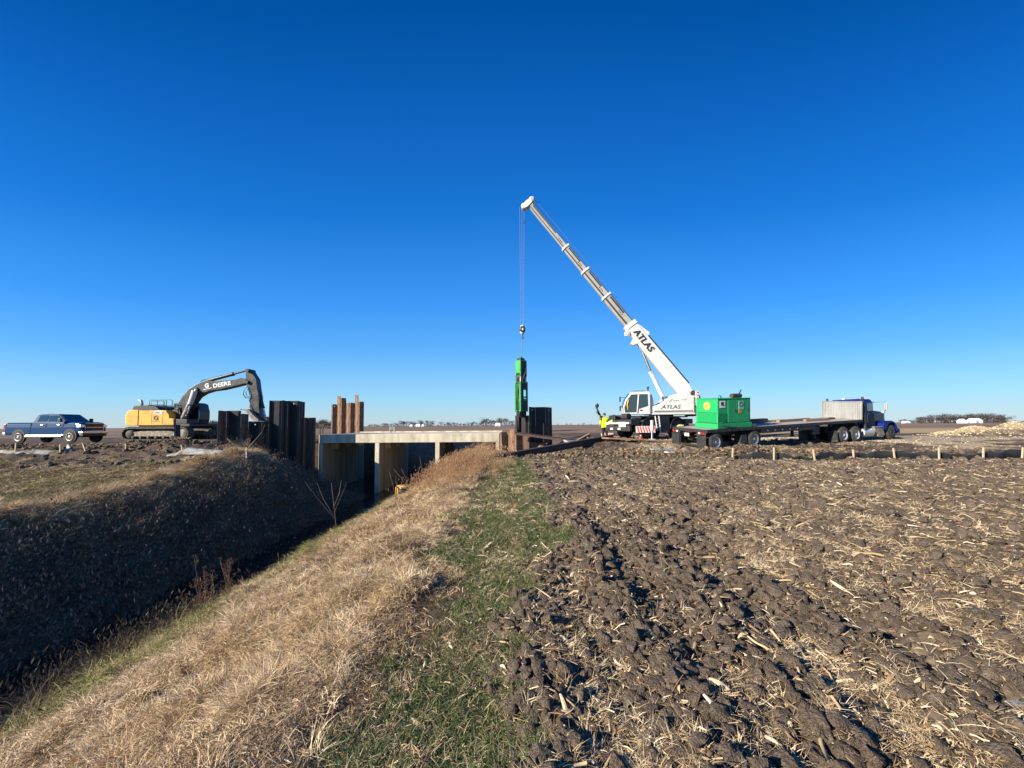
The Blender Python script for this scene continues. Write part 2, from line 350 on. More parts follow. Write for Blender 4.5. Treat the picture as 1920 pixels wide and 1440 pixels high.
def micro(x, y, Z):
    r = np.hypot(x, y)
    b1 = fbm(x*2.4, y*2.4, 41, 3); b2 = np.abs(fbm(x*11, y*11, 43, 2)-.5)*2; b3 = fbm(x*24, y*24, 47, 2); b4 = fbm(x*52, y*52, 49, 1)
    row = .5+.5*np.cos((x-.15+(fbm(x*.3, y*.15, 53)-.5)*.6)*2*math.pi/.76)
    so = (b1-.5)*.13+(.5-b2)*.065*(.3+1.4*b1)+(b3-.5)*.045+(b4-.5)*.022*(r < 9)+row*.065
    gb = (b1-.5)*.36+(fbm(x*1.1, y*1.1, 59)-.5)*.45+(b3-.5)*.05
    mu = (fbm(x*1.4, y*1.4, 61, 4)-.5)*.26+(x < -14)*(fbm(x*.5+y*.35, y*1.6, 63, 3)-.5)*.55+(.5-b2)*.09+(b3-.5)*.06
    gs = (b1-.5)*.07+(b3-.5)*.03
    pad = 1-.8*np.clip(np.exp(-((x-10.5)/4)**4-((y-28)/3.2)**4)+np.exp(-((x-22)/9)**4-((y-26)/2.5)**4)+(np.abs(y-33)<6)*1.0, 0, 1)
    m = so*Z['soil']+gb*Z['bank']+mu*Z['mud']*pad+gs*Z['green']*(1-Z['soil'])
    return m*(1-sst(40, 70, r)*.7)
def H(x, y):
    return base(x, y)+micro(x, y, zones(x, y))
def hz(x, y): return float(H(np.array([float(x)]), np.array([float(y)]))[0])

def attr_mix(t, prev, att, colsock, soft=None):
    N, Lk = t.nodes, t.links
    a = N.new('ShaderNodeAttribute'); a.attribute_name = att
    mx = N.new('ShaderNodeMix'); mx.data_type = 'RGBA'
    Lk.new(prev, mx.inputs[6]); Lk.new(colsock, mx.inputs[7]); Lk.new(a.outputs['Fac'], mx.inputs[0]); return mx.outputs[2]
def ramp_noise(t, coord, scale, stops, detail=8, rough=.65, stretch=None):
    N, Lk = t.nodes, t.links
    if stretch:
        mp = N.new('ShaderNodeMapping'); mp.inputs['Scale'].default_value = stretch; Lk.new(coord, mp.inputs[0]); coord = mp.outputs[0]
    n = N.new('ShaderNodeTexNoise'); n.inputs['Scale'].default_value = scale; n.inputs['Detail'].default_value = detail; n.inputs['Roughness'].default_value = rough
    Lk.new(coord, n.inputs[0]); r = N.new('ShaderNodeValToRGB'); e = r.color_ramp.elements
    for i, (p, c) in enumerate(stops):
        x = e[i] if i < 2 else e.new(p)
        x.position = p; x.color = (*c, 1)
    Lk.new(n.outputs[0], r.inputs[0]); return r.outputs[0]
def ground_mat():
    m = bpy.data.materials.new('ground_earth_and_turf'); m.use_nodes = True; t = m.node_tree; N, Lk = t.nodes, t.links
    b = N['Principled BSDF']; b.inputs['Roughness'].default_value = .95; b.inputs['Specular IOR Level'].default_value = .2
    tc = N.new('ShaderNodeTexCoord'); c = tc.outputs['Object']
    turf = ramp_noise(t, c, 2.5, [(.3, (.05, .035, .02)), (.7, (.16, .11, .06)), (.5, (.10, .07, .04))])
    far = ramp_noise(t, c, .9, [(.35, (.17, .115, .08)), (.65, (.25, .175, .12))], stretch=(.15, 1, 1))
    far2 = ramp_noise(t, c, .012, [(.42, (.8, .8, .8)), (.58, (1.15, 1.1, 1.05))], detail=2, stretch=(.4, 1, 1))
    fm = N.new('ShaderNodeMix'); fm.data_type = 'RGBA'; fm.blend_type = 'MULTIPLY'; fm.inputs[0].default_value = 1; Lk.new(far, fm.inputs[6]); Lk.new(far2, fm.inputs[7])
    soil = ramp_noise(t, c, 5, [(.3, (.09, .067, .048)), (.7, (.165, .127, .093)), (.5, (.125, .095, .069))])
    fl = ramp_noise(t, c, 16, [(.56, (0, 0, 0)), (.66, (1, 1, 1))], detail=5, stretch=(1, .55, 1))
    straw = N.new('ShaderNodeMix'); straw.data_type = 'RGBA'; straw.inputs[7].default_value = (.46, .35, .21, 1); Lk.new(soil, straw.inputs[6])
    ml = N.new('ShaderNodeMath'); ml.operation = 'MULTIPLY'; ml.inputs[1].default_value = .55; Lk.new(fl, ml.inputs[0]); Lk.new(ml.outputs[0], straw.inputs[0])
    green = ramp_noise(t, c, 3.5, [(.32, (.12, .085, .05)), (.7, (.05, .075, .02)), (.5, (.10, .11, .04))])
    mud = ramp_noise(t, c, 1.6, [(.3, (.045, .032, .023)), (.74, (.19, .14, .095)), (.5, (.085, .062, .044))])
    grav = ramp_noise(t, c, 7, [(.3, (.22, .165, .10)), (.7, (.52, .42, .27)), (.5, (.36, .28, .175))])
    stub = ramp_noise(t, c, 5, [(.3, (.26, .17, .085)), (.7, (.56, .40, .22)), (.5, (.38, .27, .14))], stretch=(.6, 1, 1))
    s = attr_mix(t, turf, 'far', fm.outputs[2]); s = attr_mix(t, s, 'stub', stub); s = attr_mix(t, s, 'green', green); s = attr_mix(t, s, 'toe', green); s = attr_mix(t, s, 'mud', mud)
    s = attr_mix(t, s, 'soil', straw.outputs[2]); s = attr_mix(t, s, 'grav', grav)
    Lk.new(s, b.inputs['Base Color'])
    n3 = N.new('ShaderNodeTexNoise'); n3.inputs['Scale'].default_value = 22; n3.inputs['Detail'].default_value = 8; n3.inputs['Roughness'].default_value = .7; Lk.new(c, n3.inputs[0])
    bu = N.new('ShaderNodeBump'); bu.inputs['Strength'].default_value = .8; bu.inputs['Distance'].default_value = .03
    Lk.new(n3.outputs[0], bu.inputs['Height']); Lk.new(bu.outputs[0], b.inputs['Normal'])
    return m

def make_ground():
    th = np.concatenate([np.arange(-1.16, 1.16, .0042), np.linspace(1.16, 2*math.pi-1.16, 46)[:-1]])
    r1 = np.exp(np.arange(math.log(.45), math.log(62), .0063)); r2 = np.exp(np.arange(math.log(62), math.log(8500), .028))
    rr = np.concatenate([r1, r2]); nr, nt_ = len(rr), len(th)
    RR, TH = np.meshgrid(rr, th, indexing='ij'); x = (RR*np.sin(TH)).ravel(); y = (RR*np.cos(TH)).ravel()
    Z = zones(x, y); z = base(x, y)+micro(x, y, Z)
    x = np.append(x, 0); y = np.append(y, 0); z = np.append(z, hz(0, 0)); me = bpy.data.meshes.new('ground'); n = len(x)
    me.vertices.add(n); me.vertices.foreach_set('co', np.stack([x, y, z], 1).astype(np.float32).ravel())
    i, j = np.meshgrid(np.arange(nr-1), np.arange(nt_), indexing='ij'); j2 = (j+1) % nt_
    q = np.stack([i*nt_+j, i*nt_+j2, (i+1)*nt_+j2, (i+1)*nt_+j], -1).reshape(-1, 4)
    jj = np.arange(nt_); tri = np.stack([np.full(nt_, n-1), (jj+1) % nt_, jj], -1)
    loops = np.concatenate([q.ravel(), tri.ravel()]); me.loops.add(len(loops)); me.loops.foreach_set('vertex_index', loops.astype(np.int32))
    st = np.concatenate([np.arange(len(q))*4, len(q)*4+np.arange(nt_)*3]); me.polygons.add(len(st)); me.polygons.foreach_set('loop_start', st.astype(np.int32))
    me.polygons.foreach_set('use_smooth', np.ones(len(st), bool)); me.update(calc_edges=True); me.validate()
    if me.polygons[10].normal.z < 0: me.flip_normals()
    for k, v in Z.items():
        a = me.attributes.new(k, 'FLOAT', 'POINT'); a.data.foreach_set('value', np.append(v, 0).astype(np.float32))
    me.materials.append(ground_mat()); o = bpy.data.objects.new('ground', me); link(o); tag(o, 'brown farmland with ploughed soil, turf strip and a deep ditch', kind='structure')
make_ground()

def water():
    m = bpy.data.materials.new('ditch_water'); m.use_nodes = True; t = m.node_tree; N, Lk = t.nodes, t.links; b = N['Principled BSDF']
    b.inputs['Base Color'].default_value = (.008, .012, .014, 1); b.inputs['Roughness'].default_value = .06; b.inputs['Specular IOR Level'].default_value = .6
    tc = N.new('ShaderNodeTexCoord'); n = N.new('ShaderNodeTexNoise'); n.inputs['Scale'].default_value = 3; n.inputs['Detail'].default_value = 4; Lk.new(tc.outputs['Object'], n.inputs[0])
    bu = N.new('ShaderNodeBump'); bu.inputs['Strength'].default_value = .14; bu.inputs['Distance'].default_value = .05; Lk.new(n.outputs[0], bu.inputs['Height']); Lk.new(bu.outputs[0], b.inputs['Normal'])
    mb = MB(); ys = [-20, 0, 10, 20, 30, 43, 60, 80, 100, 130]
    vs = []
    for yy in ys:
        s = .45*max(0, yy-43); vs += [(-16+s, yy, WATER), (-7+s, yy, WATER)]
    mb.add(vs, [(2*i, 2*i+1, 2*i+3, 2*i+2) for i in range(len(ys)-1)])
    o = mb.build('water', m); tag(o, 'dark still water at the bottom of the ditch', kind='structure')
water()

# ------------------------------------------------------------ scattering
PROTO = 0
def scatter(name, protos, P, rots, scl, label, cat=None, ix=None):
    global PROTO; PROTO += 1
    c = bpy.data.collections.new('source_%02d' % PROTO)
    for i, me in enumerate(protos):
        o = bpy.data.objects.new('source_%02d_%02d' % (PROTO, i), me); c.objects.link(o)
    n = len(P); me = bpy.data.meshes.new(name); me.vertices.add(n); me.vertices.foreach_set('co', np.asarray(P, np.float32).ravel())
    a = me.attributes.new('rt', 'FLOAT_VECTOR', 'POINT'); a.data.foreach_set('vector', np.asarray(rots, np.float32).ravel())
    s = np.asarray(scl, np.float32); s = np.repeat(s[:, None], 3, 1) if s.ndim == 1 else s
    a = me.attributes.new('sc', 'FLOAT_VECTOR', 'POINT'); a.data.foreach_set('vector', s.ravel())
    a = me.attributes.new('ix', 'INT', 'POINT'); a.data.foreach_set('value', (rng.integers(0, len(protos), n) if ix is None else np.asarray(ix)).astype(np.int32))
    for p in protos:
        for m in p.materials:
            if m and m.name not in me.materials: me.materials.append(m)
    o = bpy.data.objects.new(name, me); link(o); tag(o, label, cat, kind='stuff')
    g = bpy.data.node_groups.new('scatter_'+name, 'GeometryNodeTree')
    g.interface.new_socket('Geometry', in_out='INPUT', socket_type='NodeSocketGeometry'); g.interface.new_socket('Geometry', in_out='OUTPUT', socket_type='NodeSocketGeometry')
    N, Lk = g.nodes, g.links; gi = N.new('NodeGroupInput'); go = N.new('NodeGroupOutput')
    ci = N.new('GeometryNodeCollectionInfo'); ci.inputs[0].default_value = c; ci.inputs['Separate Children'].default_value = True; ci.inputs['Reset Children'].default_value = True
    ip = N.new('GeometryNodeInstanceOnPoints'); ip.inputs['Pick Instance'].default_value = True
    def na(nm, ty): q = N.new('GeometryNodeInputNamedAttribute'); q.data_type = ty; q.inputs[0].default_value = nm; return q.outputs[0]
    Lk.new(gi.outputs[0], ip.inputs['Points']); Lk.new(ci.outputs[0], ip.inputs['Instance']); Lk.new(na('ix', 'INT'), ip.inputs['Instance Index'])
    Lk.new(na('rt', 'FLOAT_VECTOR'), ip.inputs['Rotation']); Lk.new(na('sc', 'FLOAT_VECTOR'), ip.inputs['Scale']); Lk.new(ip.outputs[0], go.inputs[0])
    md = o.modifiers.new('scatter', 'NODES'); md.node_group = g
    return o
def logpolar(n, r0, r1, a0=-1.1, a1=1.1):
    r = np.exp(rng.uniform(math.log(r0), math.log(r1), n)); t = rng.uniform(a0, a1, n); return r*np.sin(t), r*np.cos(t)
def veg_mat(name, cols, att='v', rnd=.5, rough=.7):
    m = bpy.data.materials.new(name); m.use_nodes = True; t = m.node_tree; N, Lk = t.nodes, t.links; b = N['Principled BSDF']; b.inputs['Roughness'].default_value = rough; b.inputs['Specular IOR Level'].default_value = .3
    a = N.new('ShaderNodeAttribute'); a.attribute_name = att; oi = N.new('ShaderNodeObjectInfo')
    mm = N.new('ShaderNodeMix'); mm.data_type = 'FLOAT'; mm.inputs[0].default_value = rnd; Lk.new(a.outputs['Fac'], mm.inputs[2]); Lk.new(oi.outputs['Random'], mm.inputs[3])
    r = N.new('ShaderNodeValToRGB'); e = r.color_ramp.elements
    for i, c in enumerate(cols):
        p = .1+.8*i/(len(cols)-1)
        x = e[i] if i < 2 else e.new(p)
        x.position = p; x.color = (*c, 1)
    # order-safe: rebuild the colours by position
    for x in r.color_ramp.elements:
        k = round((x.position-.1)/.8*(len(cols)-1)); x.color = (*cols[max(0, min(len(cols)-1, k))], 1)
    Lk.new(mm.outputs[0], r.inputs[0]); Lk.new(r.outputs[0], b.inputs['Base Color'])
    return m
def with_v(me, vals):
    a = me.attributes.new('v', 'FLOAT', 'POINT'); a.data.foreach_set('value', np.asarray(vals, np.float32)); return me
def blade_patch(name, m, n, spread, L, wd, lean, seg=3, curl=.6, seed=1, upz=0, heads=0):
    rs = random.Random(seed); vs, fs, vv = [], [], []
    for k in range(n):
        a = rs.uniform(0, 2*math.pi); d = spread*math.sqrt(rs.random()); p = Vector((d*math.cos(a), d*math.sin(a), -.01))
        az = rs.uniform(0, 2*math.pi); el = math.pi/2-lean*rs.uniform(.5, 1.3); ln = rs.uniform(*L); w_ = rs.uniform(*wd); c = rs.random()
        side = Vector((-math.sin(az), math.cos(az), 0)); tw = rs.uniform(-.8, .8); b0 = len(vs); daz = rs.uniform(-1, 1)*curl
        for i in range(seg+1):
            f = i/seg; ww = w_*(1-f*.85)
            s_ = (side*math.cos(tw)+Vector((0, 0, 1))*math.sin(tw)).normalized()
            vs += [p-s_*ww/2, p+s_*ww/2]; vv += [c, c]
            st = ln/seg; p = p+Vector((math.cos(az)*math.cos(el), math.sin(az)*math.cos(el), math.sin(el)))*st
            el -= curl*rs.uniform(.4, 1.2); az += daz*.5
            if p.z < 0: p.z = rs.uniform(0, .01); el = abs(el)*.3
        for i in range(seg): q = b0+2*i; fs.append((q, q+1, q+3, q+2))
        if heads and rs.random() < heads:
            hl = ln*.12; b0 = len(vs)
            for s_ in (Vector((1, 0, 0)), Vector((0, 1, 0))):
                bb_ = len(vs); ww = w_*2.2
                vs += [p-s_*ww*.3, p+s_*ww*.3, p+s_*ww+Vector((0, 0, hl*.6)), p-s_*ww+Vector((0, 0, hl*.6)), p+Vector((0, 0, hl*1.3))]; vv += [c]*5
                fs += [(bb_, bb_+1, bb_+2, bb_+3), (bb_+3, bb_+2, bb_+4)]
    me = bpy.data.meshes.new(name); me.from_pydata([tuple(p) for p in vs], [], fs); me.materials.append(m); return with_v(me, vv)
def clod(name, m, seed, sub=3, amp=.35):
    """angular broken lump: hull of random points, split and roughened"""
    import bmesh
    from mathutils import noise
    rs = random.Random(seed*13+5); b = bmesh.new()
    for k in range(13 if sub > 1 else 9):
        v = Vector((rs.gauss(0, 1), rs.gauss(0, 1), rs.gauss(0, 1))).normalized()*rs.uniform(.75, 1.25); b.verts.new((v.x*1.15, v.y*.95, v.z*.75))
    r = bmesh.ops.convex_hull(b, input=list(b.verts)); bmesh.ops.delete(b, geom=[g for g in set(r['geom_interior']+r['geom_unused']) if isinstance(g, bmesh.types.BMVert)], context='VERTS')
    for k in range(max(0, sub-1)): bmesh.ops.subdivide_edges(b, edges=list(b.edges), cuts=1, use_grid_fill=True)
    bmesh.ops.triangulate(b, faces=list(b.faces)); bmesh.ops.recalc_face_normals(b, faces=list(b.faces)); b.normal_update()
    o = Vector((seed*7.3, seed*3.1, seed*1.7))
    for v in b.verts:
        p = v.co; n_ = noise.noise(p*1.7+o)*.9+noise.noise(p*3.9+o)*.6+noise.noise(p*8+o)*.3
        v.co = p*(1+amp*.55*n_)
    me = bpy.data.meshes.new(name); b.to_mesh(me); b.free(); me.materials.append(m); me.polygons.foreach_set('use_smooth', [rs.random() < .5 for _ in me.polygons]); return me
def P3(x, y, dz=0): return np.stack([x, y, H(x, y)+dz], 1)
def keep(x, y, k): return x[k], y[k]

M_dry = veg_mat('dry_matted_grass', [(.16, .095, .048), (.35, .23, .12), (.57, .405, .22), (.74, .56, .33), (.87, .73, .49)])
M_dryb = veg_mat('brown_matted_grass', [(.10, .06, .035), (.20, .13, .075), (.32, .22, .125), (.46, .33, .19), (.60, .46, .29)])
M_brush = veg_mat('reddish_dry_brush', [(.22, .12, .065), (.38, .22, .115), (.52, .33, .18), (.62, .45, .26)])
M_toeweed = veg_mat('brown_toe_weeds', [(.10, .065, .04), (.20, .14, .08), (.32, .24, .13), (.46, .38, .22)])
M_shadeweed = veg_mat('shade_darkened_weeds', [(.08, .06, .045), (.17, .13, .09), (.29, .23, .155), (.45, .37, .25)])  # dead weeds coloured darker to deepen the far bank's shade
M_green = veg_mat('short_green_grass', [(.03, .055, .012), (.055, .095, .02), (.09, .13, .035), (.17, .18, .07), (.42, .34, .19)])
M_lime = veg_mat('yellow_green_grass', [(.12, .14, .03), (.22, .23, .06), (.34, .32, .11), (.50, .42, .2)])
M_straw = veg_mat('corn_residue', [(.17, .11, .06), (.32, .22, .12), (.46, .335, .185), (.58, .45, .27), (.74, .62, .43)], rnd=.85)
M_soil = mk('clod_soil', (.105, .078, .056), (.195, .152, .112), c3=(.145, .11, .08), scale=1.3, rough=.95, bump=.9, bscale=5, spec=.2)
M_spoil = mk('spoil_clods', (.10, .07, .045), (.42, .30, .16), c3=(.20, .14, .085), scale=.9, rough=.95, bump=.7, bscale=4, spec=.2)
M_sand = mk('sandy_clods', (.34, .26, .14), (.62, .50, .30), scale=.8, rough=.95)
M_stone = mk('pale_gravel', (.27, .215, .14), (.54, .46, .32), scale=1, rough=.9)

def grasses():
    # matted dry grass on both banks
    pr = [blade_patch('dry_patch', M_dry if i < 4 else M_dryb, 80, .16, (.05, .17), (.004, .009), 1.05, 3, .85, 10+i) for i in range(8)]
    x, y = logpolar(62000, 1.0, 34, -1.1, .3); Z = zones(x, y); base_ok = base(x, y) > WATER+.03
    hole = sst(.40, .50, fbm(x*2.1, y*1.6, 173)); w_ = np.clip(Z['bank']*1.05+.6*Z['green']*(x < .1), 0, 1)*(1-.75*Z['toe'])*(.2+.8*hole)*(1-.7*sst(-1.15, -.45, x+(fbm(x*2, y*2, 5)-.5)*.9)); k = (rng.random(len(x)) < w_) & base_ok & ((y < 29.4) | (y > 39)); x, y = keep(x, y, k)
    r = np.hypot(x, y); s = (.42+.055*r+rng.uniform(-.12, .22, len(x)))*(1+.5*(fbm(x*1.5, y*1.5, 71)-.4))
    scatter('dry_grass', pr, P3(x, y, -.005), np.stack([rng.normal(0, .2, len(x)), rng.normal(0, .2, len(x)), rng.uniform(0, 6.28, len(x))], 1), s, 'matted straw coloured dry grass covering the ditch banks', ix=rng.integers(0, 4, len(x))+4*(fbm(x*1.4, y*1.1, 401, 3)+rng.normal(0, .06, len(x)) > .52))
    x = rng.uniform(-36, -14.3, 15000); y = rng.uniform(8, 22.5, 15000); Z = zones(x, y); k = rng.random(15000) < np.clip(Z['green']+Z['bank'], 0, 1)*(.35+.65*sst(.35, .55, fbm(x*.8, y*.8, 133))); x, y = keep(x, y, k)
    scatter('far_side_grass', pr, P3(x, y, -.005), np.stack([rng.normal(0, .15, len(x)), rng.normal(0, .15, len(x)), rng.uniform(0, 6.28, len(x))], 1), rng.uniform(.8, 1.5, len(x)), 'pale dry grass on the level ground beyond the ditch')
    pl_ = [blade_patch('level_green', M_lime, 60, .16, (.05, .13), (.005, .009), .8, 3, .5, 140+i) for i in range(3)]
    x = rng.uniform(-36, -15.2, 12000); y = rng.uniform(9, 21.5, 12000); Z = zones(x, y); k = rng.random(12000) < Z['green']*.8*sst(.38, .58, fbm(x*.5, y*.8, 139)); x, y = keep(x, y, k)
    scatter('far_side_green', pl_, P3(x, y, -.005), np.stack([rng.normal(0, .15, len(x)), rng.normal(0, .15, len(x)), rng.uniform(0, 6.28, len(x))], 1), rng.uniform(.9, 1.6, len(x)), 'short yellow green grass on the level ground beyond the ditch')
    # green grass
    pr = [blade_patch('green_patch', M_green, 55, .13, (.05, .13), (.004, .008), .75, 3, .5, 30+i) for i in range(5)]
    x, y = logpolar(42000, 1.0, 24); Z = zones(x, y); g = Z['green']*(.5+1.3*sst(.36, .56, fbm(x*1.7, y*1.7, 83)))
    k = rng.random(len(x)) < g; x, y = keep(x, y, k); r = np.hypot(x, y)
    scatter('green_grass', pr, P3(x, y, -.005), np.stack([rng.normal(0, .12, len(x)), rng.normal(0, .12, len(x)), rng.uniform(0, 6.28, len(x))], 1), .55+.055*r+rng.uniform(-.15, .25, len(x)), 'short green grass on the strip between bank and field')
    # yellow green grass at the toe of the near bank
    pr = [blade_patch('toe_patch', M_lime, 50, .2, (.15, .42), (.004, .008), .8, 4, .5, 50+i) for i in range(5)]
    x = rng.uniform(-9.5, -4.6, 13000); y = rng.uniform(3, 28, 13000); Z = zones(x, y); k = (rng.random(13000) < Z['toe']*.55+.28*(x < -8.3)) & (base(x, y) > WATER-.1); x, y = keep(x, y, k)
    scatter('bank_foot_grass', pr, P3(x, y, -.01), np.stack([rng.normal(0, .15, len(x)), rng.normal(0, .15, len(x)), rng.uniform(0, 6.28, len(x))], 1), rng.uniform(.6, 1.3, len(x)), 'yellow green grass tufts along the water at the foot of the near bank')
    # tall brush on the bank shoulders
    pr = [blade_patch('brush_patch', M_brush, 70, .28, (.45, 1.0), (.005, .010), .35, 4, .16, 70+i, heads=.6) for i in range(5)]
    X, Y, S = [], [], []
    for k in range(520):
        t = rng.random(); yy = 14.0+12*t; xx = -1.9-1.0*t+rng.normal(0, .75)-(.8 if rng.random() < .4 else 0); X.append(xx); Y.append(yy); S.append(rng.uniform(.5, 1.0)*(.75+.1*t))
    for k in range(110):
        yy = rng.uniform(11.5, 15); X.append(-1.6+rng.normal(0, .35)); Y.append(yy); S.append(rng.uniform(.25, .55))
    for k in range(70):
        yy = rng.uniform(7, 20.3); X.append(-14.9+rng.normal(0, .5)); Y.append(yy); S.append(rng.uniform(.18, .42)*(1.3 if rng.random() < .2 and yy < 18 else 1))
    for k in range(320):
        X.append(rng.uniform(-8.5, -2.0)); Y.append(rng.uniform(5, 26)); S.append(rng.uniform(.15, .32))
    X = np.array(X); Y = np.array(Y); S = np.array(S); k = (base(X, Y) > WATER) & (np.hypot(X+6.3, (Y-22.5)*.5) > .7); X, Y, S = X[k], Y[k], S[k]
    pt = [blade_patch('tussock', M_dry, 85, .13, (.14, .42), (.004, .009), .95, 4, .45, 300+i) for i in range(7)]
    xt, yt = logpolar(24000, 1.6, 32, -1.1, .1); Zt = zones(xt, yt); cl_ = sst(.42, .58, fbm(xt*1.1, yt*1.1, 211)); kt = (rng.random(len(xt)) < np.clip(Zt['bank'], 0, 1)*(.05+.85*cl_)*(1-sst(-1.6, -.9, xt))*((xt > -10) | (xt < -14.2))) & (base(xt, yt) > WATER+.05) & ((yt < 29) | (yt > 39)); xt, yt = keep(xt, yt, kt); rt_ = np.hypot(xt, yt)
    scatter('dry_tussocks', pt, P3(xt, yt, -.01), np.stack([rng.normal(0, .3, len(xt)), rng.normal(0, .3, len(xt)), rng.uniform(0, 6.28, len(xt))], 1), np.clip(.42+.035*rt_, 0, 1.05)*rng.uniform(.7, 1.3, len(xt)), 'long tangled straw coloured grass in drooping tussocks on the banks')
    xc = rng.normal(-14.7, .5, 3200); yc_ = rng.uniform(7, 25, 3200)
    scatter('crest_grass', pt, P3(xc, yc_, -.02), np.stack([rng.normal(0, .3, 3200), rng.normal(0, .3, 3200), rng.uniform(0, 6.28, 3200)], 1), rng.uniform(.7, 1.5, 3200), 'pale dry grass fringe along the top of the far bank')
    pq = [blade_patch('toe_weed', M_toeweed, 70, .3, (.35, 1.0), (.004, .009), .75, 5, .3, 320+i, heads=.5) for i in range(5)]
    xq = np.concatenate([rng.uniform(-9.7, -8.2, 330), rng.uniform(-9.8, -9.1, 260)]); yq = np.concatenate([rng.uniform(6.6, 11.5, 330), rng.uniform(5, 24, 260)]); sq = np.concatenate([rng.uniform(.45, 1.05, 330), rng.uniform(.3, .7, 260)])
    scatter('toe_weeds', pq, P3(xq, yq, -.05), np.stack([rng.normal(0, .25, len(xq)), rng.normal(0, .25, len(xq)), rng.uniform(0, 6.28, len(xq))], 1), sq, 'tangled brown weeds drooping over the water along the near bank')
    pw = [blade_patch('weed_patch', M_shadeweed, 80, .3, (.25, .9), (.006, .014), .6, 4, .4, 90+i, heads=.4) for i in range(5)]
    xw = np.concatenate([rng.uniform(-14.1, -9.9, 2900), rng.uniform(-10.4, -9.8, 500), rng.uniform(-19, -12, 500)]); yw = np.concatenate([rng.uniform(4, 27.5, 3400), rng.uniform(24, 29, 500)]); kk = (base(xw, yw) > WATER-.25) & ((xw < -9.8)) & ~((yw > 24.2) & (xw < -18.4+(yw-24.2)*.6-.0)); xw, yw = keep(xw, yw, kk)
    scatter('bank_weeds', pw, P3(xw, yw, -.03), np.stack([rng.normal(0, .3, len(xw)), rng.normal(0, .3, len(xw)), rng.uniform(0, 6.28, len(xw))], 1), rng.uniform(.35, 1.0, len(xw)), 'brown dead weeds, coloured darker for shade, covering the shaded far bank')
    scatter('tall_dry_grass', pr, P3(X, Y, -.03), np.stack([rng.normal(0, .2, len(X)), rng.normal(0, .2, len(X)), rng.uniform(0, 6.28, len(X))], 1), S, 'tall reddish dry grass standing on the shoulders of the ditch')
grasses()

